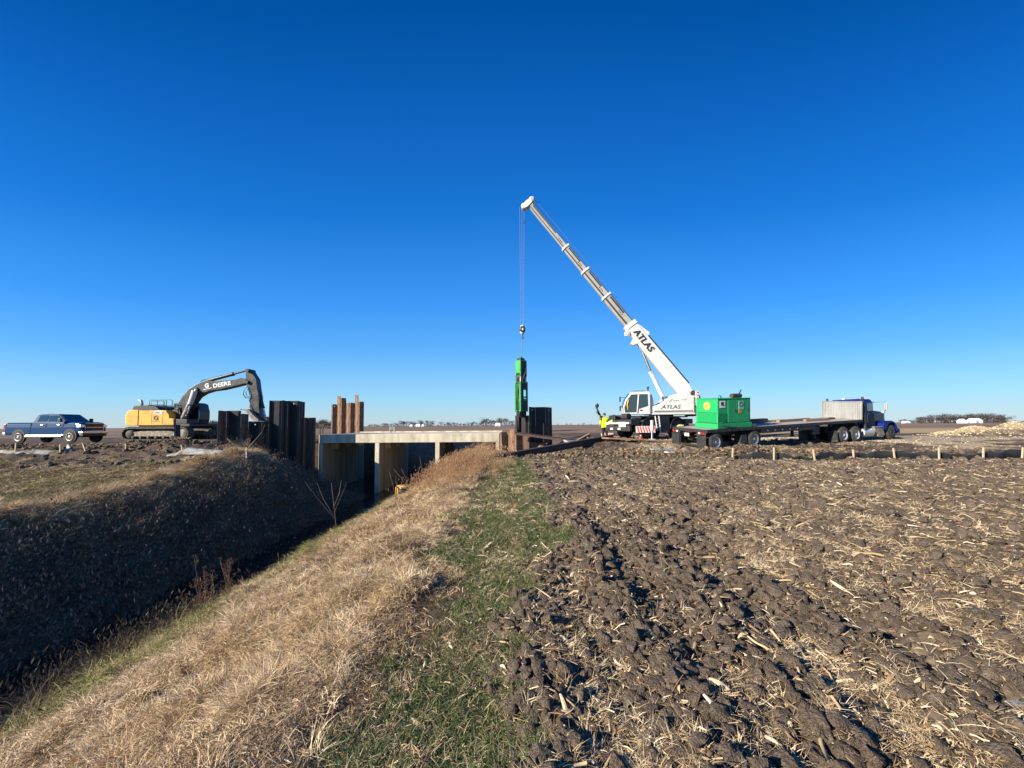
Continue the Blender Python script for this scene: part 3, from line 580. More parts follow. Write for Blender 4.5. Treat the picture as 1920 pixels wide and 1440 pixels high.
def soil_stuff():
    pr = [clod('clod', M_soil, i, 3 if i < 8 else 2) for i in range(13)]
    x, y = logpolar(120000, 1.2, 34); Z = zones(x, y); rw = .5+.5*np.cos((x-.15+(fbm(x*.3, y*.15, 53)-.5)*.6)*2*math.pi/.76); p = np.clip(Z['soil']*(.3+1.1*sst(.35, .65, fbm(x*.9, y*.9, 91)))*(.35+.75*rw)+.45*Z['mud'], 0, 1)
    p *= np.where(np.abs(y-34.2) < 5.0, 0, 1)
    k = rng.random(len(x)) < p; x, y = keep(x, y, k); r = np.hypot(x, y)
    s = np.clip(rng.lognormal(math.log(.0118), .72, len(x))*(1+.10*r), .004, .056+.0035*r); big = rng.random(len(x)) < .004; s = np.where(big, rng.uniform(.045, .075, len(x)), s)
    scatter('soil_clods', pr, P3(x, y)+np.stack([0*x, 0*x, s*.25], 1), rng.uniform(0, 6.28, (len(x), 3))*[.12, .12, 1], s, 'dark brown crumbled clods of ploughed soil')
    # spoil heaps
    pr = [clod('spoil_clod', M_spoil, 20+i, 2, .5) for i in range(6)]
    X, Y, S = [], [], []
    for mx, my, mh, sx, sy in MOUNDS:
        n = int(190*sx*sy) if mx < 30 else int(200*sx*sy)
        for k in range(n):
            X.append(mx+rng.normal(0, sx*.75)); Y.append(my+rng.normal(0, sy*.75)); S.append(min(.17, rng.lognormal(math.log(.05), .5)))
    X, Y, S = map(np.array, (X, Y, S)); k = ~((X > 11.0) & (Y > 21.3) & (X < 28))  & ~((Y > 23) & (X > 7.5) & (X < 14)) & ~((Y > 25.5) & (X < 0)); X, Y, S = X[k], Y[k], S[k]
    kk = X > 30; ps = [clod('sand_clod', M_sand, 80+i, 2, .5) for i in range(4)]
    scatter('sandy_heap', ps, P3(X[kk], Y[kk]), rng.uniform(0, 6.28, (kk.sum(), 3))*[.1, .1, 1], S[kk], 'pale yellow lumps on the sandy heap at the right edge'); X, Y, S = X[~kk], Y[~kk], S[~kk]
    scatter('spoil_heaps', pr, P3(X, Y)+np.stack([0*X, 0*X, S*.2], 1), rng.uniform(0, 6.28, (len(X), 3))*[.1, .1, 1], S, 'tan and brown lumps heaped along the edge of the work site')
    # gravel
    pr = [clod('gravel_stone', M_stone, 40+i, 1, .4) for i in range(4)]
    x = rng.uniform(6, 40, 30000); y = rng.uniform(20.5, 32, 30000); Z = zones(x, y); k = (rng.random(len(x)) < Z['grav']*np.where(x > 27, .08, .5)); x, y = keep(x, y, k); s = np.clip(rng.lognormal(math.log(.028), .45, len(x)), .012, .09)
    scatter('gravel', pr, P3(x, y), rng.uniform(0, 6.28, (len(x), 3)), s, 'pale crushed stone spread under the crane and truck')
    # corn residue
    pr = []
    for i in range(5):      # stalk pieces
        rs = random.Random(i); L = rs.uniform(.06, .2); r_ = rs.uniform(.004, .008); mb = MB()
        pts = [Vector((L*(f-.5), .015*math.sin(f*3+i), .01*math.sin(f*5))) for f in (0, .33, .66, 1)]; mb.tube(pts, r_, 6, r_*.8)
        me = bpy.data.meshes.new('stalk'); me.from_pydata([tuple(v) for v in mb.v], [], mb.f); me.materials.append(M_straw); me.polygons.foreach_set('use_smooth', mb.sm); pr.append(with_v(me, [rs.random()]*len(mb.v)))
    for i in range(11):     # husks and leaf strips
        rs = random.Random(100+i); L = rs.uniform(.035, .19)*(1 if i%3 else 1.3); w_ = rs.uniform(.005, .02)*(1 if i%4 else 1.6); n = 6; vs, fs = [], []; cz = rs.uniform(.05, 1.1); tw = rs.uniform(-1.6, 1.6); cy = rs.uniform(-.45, .45)
        for k in range(n+1):
            f = k/n; ww = w_*math.sin(math.pi*(.12+.8*f))**.7; a = tw*(f-.5); x_ = L*(f-.5); z_ = .035*cz*f*(1-f)*2; y_ = cy*.06*math.sin(f*3)
            vs += [(x_, y_-ww/2*math.cos(a), z_-ww/2*math.sin(a)), (x_, y_, z_+ww*.18), (x_, y_+ww/2*math.cos(a), z_+ww/2*math.sin(a))]
        for k in range(n): q = 3*k; fs += [(q, q+1, q+4, q+3), (q+1, q+2, q+5, q+4)]
        me = bpy.data.meshes.new('husk'); me.from_pydata(vs, [], fs); me.materials.append(M_straw); pr.append(with_v(me, [rs.random()]*len(vs)))
    x, y = logpolar(340000, 1.1, 26); Z = zones(x, y)
    row = .5+.5*np.cos((x+.23+(fbm(x*.3, y*.15, 53)-.5)*.6)*2*math.pi/.76)
    pat = sst(.38, .62, fbm(x*1.3, y*.7, 97)); p = Z['soil']*(.10+.55*pat*(.35+.65*row)+.25*sst(2, 9, x))+.14*Z['green']*(x > -2)+.05*Z['mud']+.06*Z['bank']*(x > -9)
    k = rng.random(len(x)) < p; x, y = keep(x, y, k); r = np.hypot(x, y); n = len(x)
    s = (.36+.036*r)*rng.lognormal(-.3, .45, n)
    pm = [blade_patch('residue_mat', M_straw, 22, .09, (.03, .13), (.002, .0055), 1.5, 2, .35, 200+i) for i in range(6)]
    xm, ym = logpolar(60000, 1.1, 20); Zm = zones(xm, ym); rwm = .5+.5*np.cos((xm+.23+(fbm(xm*.3, ym*.15, 53)-.5)*.6)*2*math.pi/.76)
    km = rng.random(len(xm)) < Zm['soil']*(.05+.5*sst(.4, .6, fbm(xm*1.3, ym*.7, 97))*(.2+.8*rwm))+.12*Zm['green']*(xm > -1); xm, ym = keep(xm, ym, km); rm = np.hypot(xm, ym)
    scatter('fine_residue', pm, P3(xm, ym, .012), np.stack([rng.normal(0, .25, len(xm)), rng.normal(0, .25, len(xm)), rng.uniform(0, 6.28, len(xm))], 1), .7+.05*rm, 'fine matted straw shreds lying in rows between the clods')
    scatter('corn_residue', pr, P3(x, y, .02), np.stack([rng.normal(0, .35, n), rng.normal(0, .28, n), rng.uniform(0, 6.28, n)], 1), s, 'pale corn stalk and husk residue scattered over the ploughed soil')
soil_stuff()

# ------------------------------------------------------------ bridge
def bridge():
    t = thing('bridge', 'pale concrete slab bridge with three openings over the ditch', 'bridge', frame((-8, 34.2, 0)))
    c = MAT['concrete']; x0, x1, y0, y1 = -15.05, -1.0, 30.0, 38.4; zt, zb = 1.02, .36
    MB().bb(x0+.36, x1, y0, y1, zb, zt).build('deck_slab', c, t, .02, world=True)
    MB().bb(x0, x0+.355, y0+.03, y1, zb, zt-.01).build('end_block', c, t, .02, world=True)
    MB().bb(x0, x1, y1-.35, y1+.004, zt+.002, zt+.10).build('edge_curb', c, t, .01, world=True)
    for xa, xb in ((x0-.0, x0+.30), (-10.66, -10.33), (-5.98, -5.65), (-1.28, x1-.0)):
        nm = 'abutment_wall' if xa < -14 or xa > -2 else 'pier'
        w_ = MB().bb(xa, xb, y0+.012, y1-.012, -3.95, zb-.002).build(nm, c, t, .015, world=True)
        for z_ in (-2.3, -.75): MB().bb(xb, xb+.004, y0+.03, y1-.03, z_, z_+.02).build('form_joint', MAT['muddy'], w_, world=True)
        for k in range(6): MB().bb(xb, xb+.012+.008*(k % 2), y0+.12+k*1.36, y0+1.44+k*1.36, -3.9, zb-.08-.5*(k % 2)).build('form_panel', MAT['shadeside'], w_, world=True)
    MB().bb(-15.0, -1.0, y0+.3, y1-.3, -4.4, -3.9).build('base_slab', c, t, 0, world=True)
bridge()

def pile_mesh(flip, d, wid, h0, h1, t_=.014, holes=True):
    """one Z pile: outer flange, sloping web, half flange; local x along the wall, y is depth"""
    mb = MB(); fl = wid*.5; y0, y1 = (0, d) if flip else (d, 0)
    pts = [(-wid/2, y0), (-wid/2+fl*.5, y0), (wid/2-fl*.5, y1), (wid/2, y1)]
    for i, ((ax, ay), (bx, by)) in enumerate(zip(pts[:-1], pts[1:])):
        a, b = Vector((ax, ay, 0)), Vector((bx, by, 0)); L = (b-a).length; ang = math.atan2(by-ay, bx-ax); Mr = Matrix.Rotation(ang, 3, 'Z'); c = (a+b)/2; e = .008 if i == 1 else 0
        if holes and i == 1:
            zc = h1-.22; hs_ = .04
            mb.box((c.x, c.y, (h0+zc-hs_)/2), (L+e, t_, zc-hs_-h0), Mr); mb.box((c.x, c.y, (h1+zc+hs_)/2), (L+e, t_, h1-zc-hs_), Mr)
            for s_ in (-1, 1):
                q = c+(Mr @ Vector((1, 0, 0)))*s_*(L/4+hs_/2); mb.box((q.x, q.y, zc), (L/2-hs_, t_, 2*hs_), Mr)
        else: mb.box((c.x, c.y, (h0+h1)/2), (L+e, t_, h1-h0), Mr)
    return mb
def pile_wall(name, label, a, b, tops, bottom, mats, d=.38, holes=(), group=None):
    """row of interlocked sheet piles from a to b (x,y)"""
    a, b = Vector((*a, 0)), Vector((*b, 0)); n = len(tops); u = (b-a).normalized(); W_ = (b-a).length/n
    ang = math.atan2(u.y, u.x); t = thing(name, label, 'sheet piles', frame(((a+b)/2+Vector((0, 0, bottom))), ang), group=group)
    for i, tp in enumerate(tops):
        m = pile_mesh(i % 2 == 0, d, W_*.985, 0, tp-bottom, holes=(i in holes)); o = m.build('sheet_pile', MAT[mats[i % len(mats)]], t)
        o.location = (-(b-a).length/2+W_*(i+.5), 0, 0)
    return t
def ztop(px, row, y): return at(px, row, y).z
def wall_px(name, label, ax, ay, bx, by, rows, bottom, mats, **k):
    A, B = at(ax, 800, ay), at(bx, 800, by); n = len(rows); tops = []
    for i, r in enumerate(rows):
        f = (i+.5)/n; p = A.lerp(B, f); px = ax+(bx-ax)*f
        tops.append(ztop(px, r, p.y))
    return pile_wall(name, label, (A.x, A.y), (B.x, B.y), tops, bottom, mats, **k)
wall_px('sheet_pile_wall', 'dark stepped sheet pile wall at the left corner of the bridge, in front of the excavator', 408, 24.2, 592, 29.75,
        [770, 770, 776, 790, 790, 751, 751, 751.5, 753, 783], -4.2, ['steel_mid', 'steel_dark', 'steel_mid', 'steel_dark', 'steel_dark', 'steel_dark', 'steel_dark', 'steel_dark', 'steel_dark', 'steel_mid'], d=.42, holes=(3, 7, 8))
wall_px('sheet_pile_wall', 'rust brown sheet piles of uneven height standing behind the bridge deck', 621, 40.2, 680, 40.0,
        [758, 742, 746, 755, 755, 740, 753], -1.0, ['steel_rust'], d=.24, holes=(0, 3))
wall_px('sheet_pile_wall', 'low rusty sheet piles beside the right end of the bridge', 937, 29.3, 992, 28.7,
        [811, 805, 811, 812], -2.5, ['steel_rust', 'steel_rust', 'steel_rust', 'steel_mid'], d=.42, holes=(0, 2))
wall_px('sheet_pile_wall', 'short rusty sheet piles at the foot of the tall black ones', 993, 28.9, 1025, 28.7,
        [830, 830.5, 831], -2.0, ['steel_rust'], d=.36, holes=(0, 1))
wall_px('sheet_pile_wall', 'tall black pair of sheet piles with two lifting holes, right of the green hammer', 992, 29.5, 1039, 30.6,
        [763, 763, 763.5], -2.0, ['steel_dark'], d=.30, holes=(0, 2))
wall_px('sheet_pile_wall', 'black sheet pile gripped under the green pile hammer', 966, 29.9, 992, 29.6,
        [779, 779], -2.0, ['steel_dark'], d=.30, holes=())

def ibeam(name, label, a, b, h, w_, m='beamsteel', roll=0, cat='steel beam', group=None):
    a, b = Vector(a), Vector(b); t_ = h*.09; c = (a+b)/2; d = (b-a).normalized()
    q = d.to_track_quat('X', 'Z').to_matrix().to_4x4(); M = Matrix.Translation(c) @ q @ Matrix.Rotation(roll, 4, 'X'); L = (b-a).length
    t = thing(name, label, cat, M, group)
    for s_ in (-1, 1): MB().bb(-L/2, L/2, -w_/2, w_/2, s_*h/2-t_*(s_ > 0), s_*h/2+t_*(s_ < 0)).build('flange', MAT[m], t)
    MB().bb(-L/2, L/2, -t_/2, t_/2, -h/2+t_, h/2-t_).build('web', MAT[m], t)
    return t
a = at(908, 866, 18.3); b = at(1150, 822, 25.8)
ibeam('steel_beam', 'long brown steel beam lying on the soil towards the crane', a+Vector((0, 0, .05)), b+Vector((0, 0, .08)), .36, .32)
ibeam('steel_beam', 'thin dark steel beam leaning across the rusty piles', at(964, 812, 28.1), at(1088, 828, 27.0), .22, .2)
ibeam('steel_beam', 'rusty steel beam end sticking up beside the broken slab', at(1078, 830, 26.8), at(1106, 815, 27.6), .2, .2, 'timber')
ibeam('steel_post', 'black steel post standing upright below the excavator', at(333, 838, 24.6), at(332, 797, 24.8), .28, .26, 'black')
# broken concrete slab near the beam
def slab_piece(name, label, px, row, y, dims, rz, tilt, m='concrete', cat='broken slab'):
    p = at(px, row, y); t = MB(); hx, hy = dims[0]/2, dims[1]/2; pts = []
    rs = random.Random(int(px))
    for k in range(8):
        A = k*math.pi/4; q = rs.uniform(.8, 1.15); pts.append((hx*q*math.copysign(min(1, abs(math.cos(A))*1.3), math.cos(A)), hy*q*math.copysign(min(1, abs(math.sin(A))*1.3), math.sin(A))))
    t.prism(pts, -dims[2]/2, dims[2]/2, axes='xy'); o = t.build(name, MAT[m], None, .01)
    o.matrix_world = frame(p, rz, tilt, .05); tag(o, label, cat); return o
slab_piece('broken_slab', 'pale broken slab lying against the thin dark beam', 1088, 832, 26.6, (2.0, 1.0, .12), .4, .35, 'alu')
slab_piece('flat_board', 'grey flat board lying on tan ground below the crane', 1246, 843, 20.3, (1.6, .6, .05), .1, .05, 'alu', 'board')
slab_piece('flat_board', 'small white board end beside the dirt heap', 1259, 848, 19.6, (.7, .3, .06), .2, .05, 'white', 'board')
slab_piece('timber_mat', 'dark timber mat lying on the mud in front of the crane', 1205, 824.5, 24.6, (5.2, .7, .09), .05, 0, 'timber', 'timber mat')

# small white frame on the deck and posts beyond the bridge
t = thing('deck_frame', 'little white metal frame standing on the far edge of the bridge deck', 'frame', frame(at(734, 812, 38.0)))
p0, p1 = at(731, 811, 38.0), at(739, 811, 38.0)
for q in (p0, p1): MB().bar(q, q+Vector((0, 0, .55)), .04, .04).build('post', MAT['white'], t, world=True)
for z_ in (.36, .53): MB().bar(p0+Vector((0, 0, z_)), p1+Vector((0, 0, z_)), .03, .03, (0, 1, 0)).build('rail', MAT['white'], t, world=True)
for px in (600, 605):
    t = thing('marker_post', 'dark marker post behind the bridge, %s of the two beside the black piles' % ('left' if px < 603 else 'right'), 'post', frame(at(px, 812, 41.0)), 'marker posts behind the bridge')
    q = at(px, 813, 41.0); MB().bar(q-Vector((0, 0, .4)), q+Vector((0, 0, .95)), .1, .1).build('post', MAT['beamsteel'], t, world=True)
    MB().box(q+Vector((0, -.02, .85)), (.28, .10, .3)).build('reflector_panel', MAT['black'], t, world=True)

# yellow tubular frame pump at the foot of the bank
def pump():
    p = at(758, 919, 22.5); p.z = hz(p.x, p.y)+.06
    t = thing('trash_pump', 'yellow tubular frame pump half hidden in the grass by the middle pier', 'pump', frame(p, .5))
    for s_ in (-1, 1):
        y_ = s_*.24; L_ = [(-.36, y_, .03), (-.42, y_, .12), (-.42, y_, .5), (-.36, y_, .58), (.36, y_, .58), (.42, y_, .5), (.42, y_, .12), (.36, y_, .03), (-.36, y_, .03)]
        MB().tube(L_, .022).build('side_frame', MAT['yellow'], t)
    for x_ in (-.36, .36):
        for z_ in (.03, .58): MB().tube([(x_, -.24, z_), (x_, .24, z_)], .02).build('cross_tube', MAT['yellow'], t)
    MB().lathe([(-.2, 0), (-.2, .16), (.1, .17), (.2, .1), (.2, 0)], (-.1, 0, .25), (1, 0, 0)).build('engine', MAT['black'], t)
    MB().lathe([(-.1, 0), (-.1, .13), (.12, .13), (.16, .06), (.16, 0)], (.2, 0, .22), (1, 0, 0)).build('pump_body', MAT['darkgrey'], t)
    MB().bb(-.25, .1, -.14, .14, .42, .54).build('fuel_tank', MAT['white'], t, .03)
pump()

# ------------------------------------------------------------ silt fences
def stake(t, px, row0, row1, y, lean=0, m='wood', w_=.045):
    a = at(px, row1, y); a.z = hz(a.x, a.y)-.02; top = at(px+lean, row0, y); o = MB().bar(a, top, w_, w_, (0, 1, 0)).build('stake', MAT[m], t, world=True); return a, top
t = thing('silt_fence', 'black fabric silt fence on pale wooden stakes along the edge of the ploughed field', 'silt fence', frame((15, 16.9, 0)))
SX = [(1373, 839), (1451, 838), (1528, 842), (1601, 842), (1678, 839), (1761, 838), (1844, 838), (1917, 838)]
base_pts = []; LEAN = [1, 0, -3.5, -1.5, -3, -.5, 0, 1]
for (px, r0), ln in zip(SX, LEAN):
    y_ = 16.6+.25*math.sin(px*.02); a, tp = stake(t, px, r0+1, 864, y_, ln); base_pts.append((a, tp))
n = 60; vs = []; A_, B_ = at(1366, 862, 16.75), at(2130, 862, 16.75)
for i in range(n+1):
    f = i/n; x_ = A_.x+(B_.x-A_.x)*f; px = 1366+764*f; y_ = 16.75+.25*math.sin(px*.02)+.06*math.sin(px*.11)
    h_ = .30+.05*math.sin(px*.05)+.03*math.sin(px*.13); h_ *= (1-.42*math.exp(-((px-1800)/28)**2))
    if px < 1520: h_ *= .45+.55*abs(math.sin((px-1366)*.02))
    if px > 1830: h_ *= 1.15
    g = hz(x_, y_)
    vs += [(x_, y_, g-.03), (x_+.01, y_+.05, g+h_*.55), (x_, y_-.02, g+h_)]
mb = MB().add(vs, [(3*i+k, 3*i+k+1, 3*i+k+4, 3*i+k+3) for i in range(n) for k in (0, 1)], True)
o = mb.build('fence_fabric', MAT['fabric'], t, world=True); md = o.modifiers.new('thick', 'SOLIDIFY'); md.thickness = .006
# collapsed pale fabric on the far side of the ditch
def fallen(label, pts, stakes, mat):
    """pts: (px, row_bottom, row_top, y)"""
    t = thing('silt_fence', label, 'silt fence', frame(at(pts[len(pts)//2][0], pts[len(pts)//2][1], pts[0][3])))
    vs = []
    for i, (px, rb, rt, y_) in enumerate(pts):
        a = at(px, rb, y_); a.z = max(hz(a.x, a.y)+.03, a.z); b = Vector((a.x, a.y+.25, a.z+.9*(rb-rt)/F*y_)); vs += [tuple(a), tuple(a.lerp(b, .45)+Vector((0, .12*math.sin(i*2.1), .02*math.cos(i*3)))), tuple(b)]
    m_ = MB(); n_ = len(pts)-1; m_.add(vs, [(3*i, 3*i+1, 3*i+4, 3*i+3) for i in range(n_)]+[(3*i+1, 3*i+2, 3*i+5, 3*i+4) for i in range(n_)], True)
    o = m_.build('fence_fabric', mat, t, world=True); md = o.modifiers.new('thick', 'SOLIDIFY'); md.thickness = .01
    for px, r0, r1, y_, ln in stakes:
        a = at(px+ln, r1, y_); b = at(px, r0, y_); MB().bar(a, b, .05, .05, (0, 1, 0)).build('stake', MAT['wood'], t, world=True)
pale = mk('weathered_grey_fabric', (.26, .265, .255), (.55, .55, .51), scale=3, rough=.6, bump=.5, stretch=(.5, 4, 8), dirt=(.14, .12, .095), dscale=2, drange=(.4, .6))
MAT['pale'] = pale
fallen('pale sagging silt fence on wooden stakes below the blue pickup', [(-60, 862, 855, 21.5), (0, 858, 852, 21.5), (30, 857, 850, 21.4), (60, 856, 848, 21.5), (90, 855, 846, 21.6), (113, 854, 845, 21.5), (118, 856, 843, 21.7), (131, 856, 853, 21.5)],
       [(30, 831, 851, 21.6, -1.5), (113, 833, 852, 21.6, 0), (155, 831, 856, 21.6, 9)], pale)
fallen('pale fallen silt fence stretched on stakes in front of the dark pile wall', [(306, 863, 861, 20.6), (325, 862, 855, 20.6), (340, 862, 848, 20.6), (360, 861, 849, 20.5), (385, 860, 850, 20.6), (415, 860, 850, 20.5), (440, 860, 851, 20.6), (464, 859, 852, 20.5)],
       [(340, 834, 862, 20.7, 5), (462, 839, 859, 20.5, 0), (236, 832, 858, 21.8, -1)], pale)

# ------------------------------------------------------------ excavator
def excavator():
    Y = 28.0; C0 = at(312, 826, 29.3); gz = at(300, 825.5, 27.7).z; root = Vector((C0.x, 29.3, gz))
    t = thing('excavator', 'yellow and grey tracked excavator parked behind the dark pile wall', 'excavator', frame(root))
    Lx = lambda px, y_=28.0: at(px, 800, y_).x-root.x
    # tracks
    for side, yc in ((0, -1.35), (1, 1.35)):
        x0, x1 = -1.75, 3.0; r_ = .47; pts = []
        for k in range(9): A = math.pi/2+math.pi*k/8; pts.append((x0+r_+r_*math.cos(A), r_+r_*math.sin(A)))
        for k in range(9): A = -math.pi/2+math.pi*k/8; pts.append((x1-r_+r_*math.cos(A), r_+r_*math.sin(A)))
        n = len(pts); inner = [(x*.985-.005+(.0), .085+z*.80) for x, z in pts]
        m = MB(); vs = []
        for y_ in (yc-.3, yc+.3): vs += [(x, y_, z) for x, z in pts]+[(x, y_, z) for x, z in inner]
        fs = []
        for k in range(n):
            k2 = (k+1) % n; fs += [(k, k2, n+k2, n+k), (2*n+k, 3*n+k, 3*n+k2, 2*n+k2), (k, 2*n+k, 2*n+k2, k2), (n+k, n+k2, 3*n+k2, 3*n+k)]
        m.add(vs, fs); tr = m.build('track', MAT['track'], t)
        # shoes
        per = [Vector((x, 0, z)) for x, z in pts]; tot = [0]
        for k in range(n): tot.append(tot[-1]+(per[(k+1) % n]-per[k]).length)
        N_ = 48; m = MB()
        for s_ in range(N_):
            d = tot[-1]*s_/N_; k = max(i for i in range(n) if tot[i] <= d); f = (d-tot[k])/(tot[k+1]-tot[k]); p = per[k].lerp(per[(k+1) % n], f); dr = (per[(k+1) % n]-per[k]).normalized(); nr = Vector((dr.z, 0, -dr.x))
            if (p-Vector(((x0+x1)/2, 0, r_))).dot(nr) < 0: nr = -nr
            c = p+nr*.015; m.bar(c-dr*.045+Vector((0, yc, 0)), c+dr*.045+Vector((0, yc, 0)), .62, .05, nr)
        sh = m.build('track_shoe', MAT['track'], tr); tag(sh, kind='stuff')
        yo = yc-.22 if side == 0 else yc+.22
        MB().prism([(x0+.5, .28), (x0+.75, .60), (-.5, .66), (1.5, .66), (2.3, .5), (2.3, .25)], yc-.2, yc+.2).build('track_frame', MAT['muddy'], t, .03)
        MB().lathe([(-.24, 0), (-.24, .30), (-.18, .36), (.2, .36), (.24, .3), (.24, 0)], (x1-.47, yc, .45), (0, 1, 0)).build('idler', MAT['muddy'], t)
        MB().lathe([(-.24, 0), (-.24, .26), (-.1, .36), (.1, .36), (.24, .26), (.24, 0)], (x0+.47, yc, .45), (0, 1, 0)).build('sprocket', MAT['track'], t)
        for k in range(7): MB().lathe([(-.26, 0), (-.26, .1), (-.2, .14), (.2, .14), (.26, .1), (.26, 0)], (-1.0+k*.55, yc, .2), (0, 1, 0), 12).build('roller', MAT['track'], t)
    MB().bb(-1.5, 1.0, -1.1, 1.1, .45, .9).cyl((-.2, 0, .85), (-.2, 0, 1.12), .7, n=24).build('undercarriage', MAT['muddy'], t, .02)
    # house
    zb, zt = 1.12, 2.12; xl, xr = Lx(232), Lx(328)
    def cw(x, y, z):
        # rounded rear
        return (x, y, z)
    m = MB(); ol = [(xl+.02, 1.25), (xl+.1, 1.1), (xl+.3, 1.06), (xl+1.15, 1.06), (xl+1.15, 2.2), (xl+.35, 2.2), (xl+.12, 2.1), (xl+.0, 1.8)]
    vs = []; ys = [-1.45, -1.3, -.6, .6, 1.3, 1.45]; off = [.28, .08, 0, 0, .08, .28]
    for y_, o_ in zip(ys, off): vs += [(x+(o_ if i not in (3, 4) else 0), y_, z) for i, (x, z) in enumerate(ol)]
    k = len(ol); fs = [(a*k+i, a*k+(i+1) % k, (a+1)*k+(i+1) % k, (a+1)*k+i) for a in range(len(ys)-1) for i in range(k)]+[tuple(range(k)), tuple(range((len(ys)-1)*k, len(ys)*k))[::-1]]
    m.add(vs, fs); m.build('counterweight', MAT['yellow'], t, .03)
    x1_ = xl+1.155
    MB().prism([(x1_, 1.08), (xr, 1.08), (xr, 1.55), (xr-.35, 1.58), (xr-.37, 1.82), (xr-.6, 2.16), (x1_, 2.16)], -1.42, -.25).build('engine_housing', MAT['yellow'], t, .03)
    MB().bb(x1_, xr+1.1, -1.35, 1.4, .98, 1.16).build('deck_frame', MAT['black'], t, .02)
    MB().bb(x1_, xr-.7, -.24, 1.42, 1.17, 2.15).build('engine_housing', MAT['yellow'], t, .03)
    for xx in (x1_+.95, x1_+1.75): MB().bb(xx, xx+.015, -1.426, -1.421, 1.2, 2.08).build('panel_seam', MAT['ink'], t)
    MB().bb(x1_+1.35, x1_+1.42, -1.44, -1.42, 1.6, 1.67).build('latch', MAT['black'], t)
    MB().bb(xr-1.45, xr-.85, -1.43, -1.421, 1.88, 2.12).build('number_plate', MAT['plate'], t)
    text('350G', .2, MAT['ink'], t, root+Vector((xr-1.42, -1.435, 1.93)), (1, 0, 0), (0, 0, 1))
    text('G', .48, MAT['ink'], t, root+Vector((x1_+.35+.75, -1.435, 1.45)), (1, 0, 0), (0, 0, 1), name='company_mark', off=.01)
    MB().bb(x1_+1.02, x1_+1.6, -1.432, -1.422, 1.36, 1.39).build('name_stripe', MAT['ink'], t)
    hx0, hx1 = Lx(245), Lx(299)
    MB().prism([(hx0, 2.16), (hx1, 2.16), (hx1-.3, 2.42), (hx0+1.25, 2.5), (hx0+1.2, 2.56), (hx0+.15, 2.52)], -1.3, 1.1).build('hood', MAT['black'], t, .04)
    ex = Lx(249); MB().tube([(ex, -.7, 2.4), (ex, -.7, 2.75), (ex-.06, -.7, 2.9), (ex-.25, -.7, 2.96)], .09, 12).build('exhaust_stack', MAT['alu'], t)
    # hand rails
    def rl(pxs, r0, r1, y_):
        a, b = Lx(pxs[0], root.y+y_), Lx(pxs[1], root.y+y_); z0 = at(290, r1, root.y+y_).z-gz; z1 = at(290, r0, root.y+y_).z-gz
        MB().tube([(a, y_, z0), (a, y_, z1-.08), (a+.08, y_, z1), (b-.08, y_, z1), (b, y_, z1-.08), (b, y_, z0)], .022, 6).tube([(a, y_, (z0+z1)/2), (b, y_, (z0+z1)/2)], .018, 6).build('guard_rail', MAT['black'], t)
    rl((278, 293), 750, 768, -1.2); rl((293, 310), 750, 770, -1.2); rl((304, 321), 750, 771, -.3); rl((281, 306), 752, 766, .9)
    # cab on the far side
    cx0, cx1 = Lx(323, 29.6), Lx(373, 29.6); ct = at(340, 755, 29.6).z-gz
    ol = [(cx0, 1.15), (cx1-.12, 1.15), (cx1, 1.5), (cx1+.0, 2.1), (cx1-.15, 2.7), (cx1-.42, ct), (cx0+.05, ct)]
    cab = MB().prism(ol, .25, 1.35).build('cab', MAT['darkgrey'], t, .05)
    MB().prism([(cx0+.12, 1.95), (cx0+.75, 1.95), (cx0+.75, ct-.15), (cx0+.14, ct-.15)], .235, .25).build('window', MAT['glass'], cab)
    MB().prism([(cx0+.85, 1.4), (cx1-.14, 1.4), (cx1-.10, 2.1), (cx1-.25, 2.7), (cx1-.5, ct-.15), (cx0+.85, ct-.15)], .235, .25).build('window', MAT['glass'], cab)
    MB().tube([(cx1-.05, .22, 1.3), (cx1+.05, .22, 1.8), (cx1-.02, .22, 2.4), (cx1-.3, .22, ct-.05)], .035, 6).build('door_pillar', MAT['white'], cab)
    MB().tube([(cx1-.2, .2, 2.5), (cx1+.15, .1, 2.5)], .02, 6).bb(cx1+.08, cx1+.18, .0, .22, 2.2, 2.6).build('mirror', MAT['black'], t, .02)
    MB().bb(xr+.0, xr+.9, -1.35, -.35, 1.17, 1.5).build('tool_box', MAT['black'], t, .03)
    # boom, arm, bucket traced as side plates with their real thickness
    def pl(cx, cy, y_): return at(220+cx/6.4, 670+cy/6.4, y_)
    def plate(name, pts, y_, th, m_, par=t, bv=.03):
        return MB().slab([pl(a, b, y_) for a, b in pts], (0, th, 0)).build(name, m_, par, bv, world=True)
    YB = 28.55
    boom = plate('boom', [(655, 668), (690, 610), (735, 540), (785, 460), (860, 378), (960, 315), (1060, 275), (1160, 285), (1300, 275), (1400, 266), (1475, 246), (1530, 255), (1568, 285), (1540, 312), (1400, 347), (1240, 385), (1120, 400), (1020, 430), (945, 475), (905, 530), (870, 590), (800, 665), (730, 700)], YB, .62, MAT['darkgrey'])
    plate('boom_foot', [(650, 640), (740, 600), (760, 680), (750, 800), (700, 800), (690, 690)], YB-.1, .8, MAT['black'])
    arm = plate('arm', [(1540, 150), (1560, 136), (1592, 142), (1668, 262), (1682, 380), (1700, 480), (1702, 620), (1716, 735), (1672, 742), (1640, 640), (1600, 560), (1590, 470), (1556, 350), (1540, 300)], YB+.06, .5, MAT['darkgrey'])
    plate('arm_guard', [(1590, 480), (1602, 560), (1632, 640), (1610, 650), (1580, 600), (1590, 550), (1572, 520)], YB+.1, .4, MAT['darkgrey'])
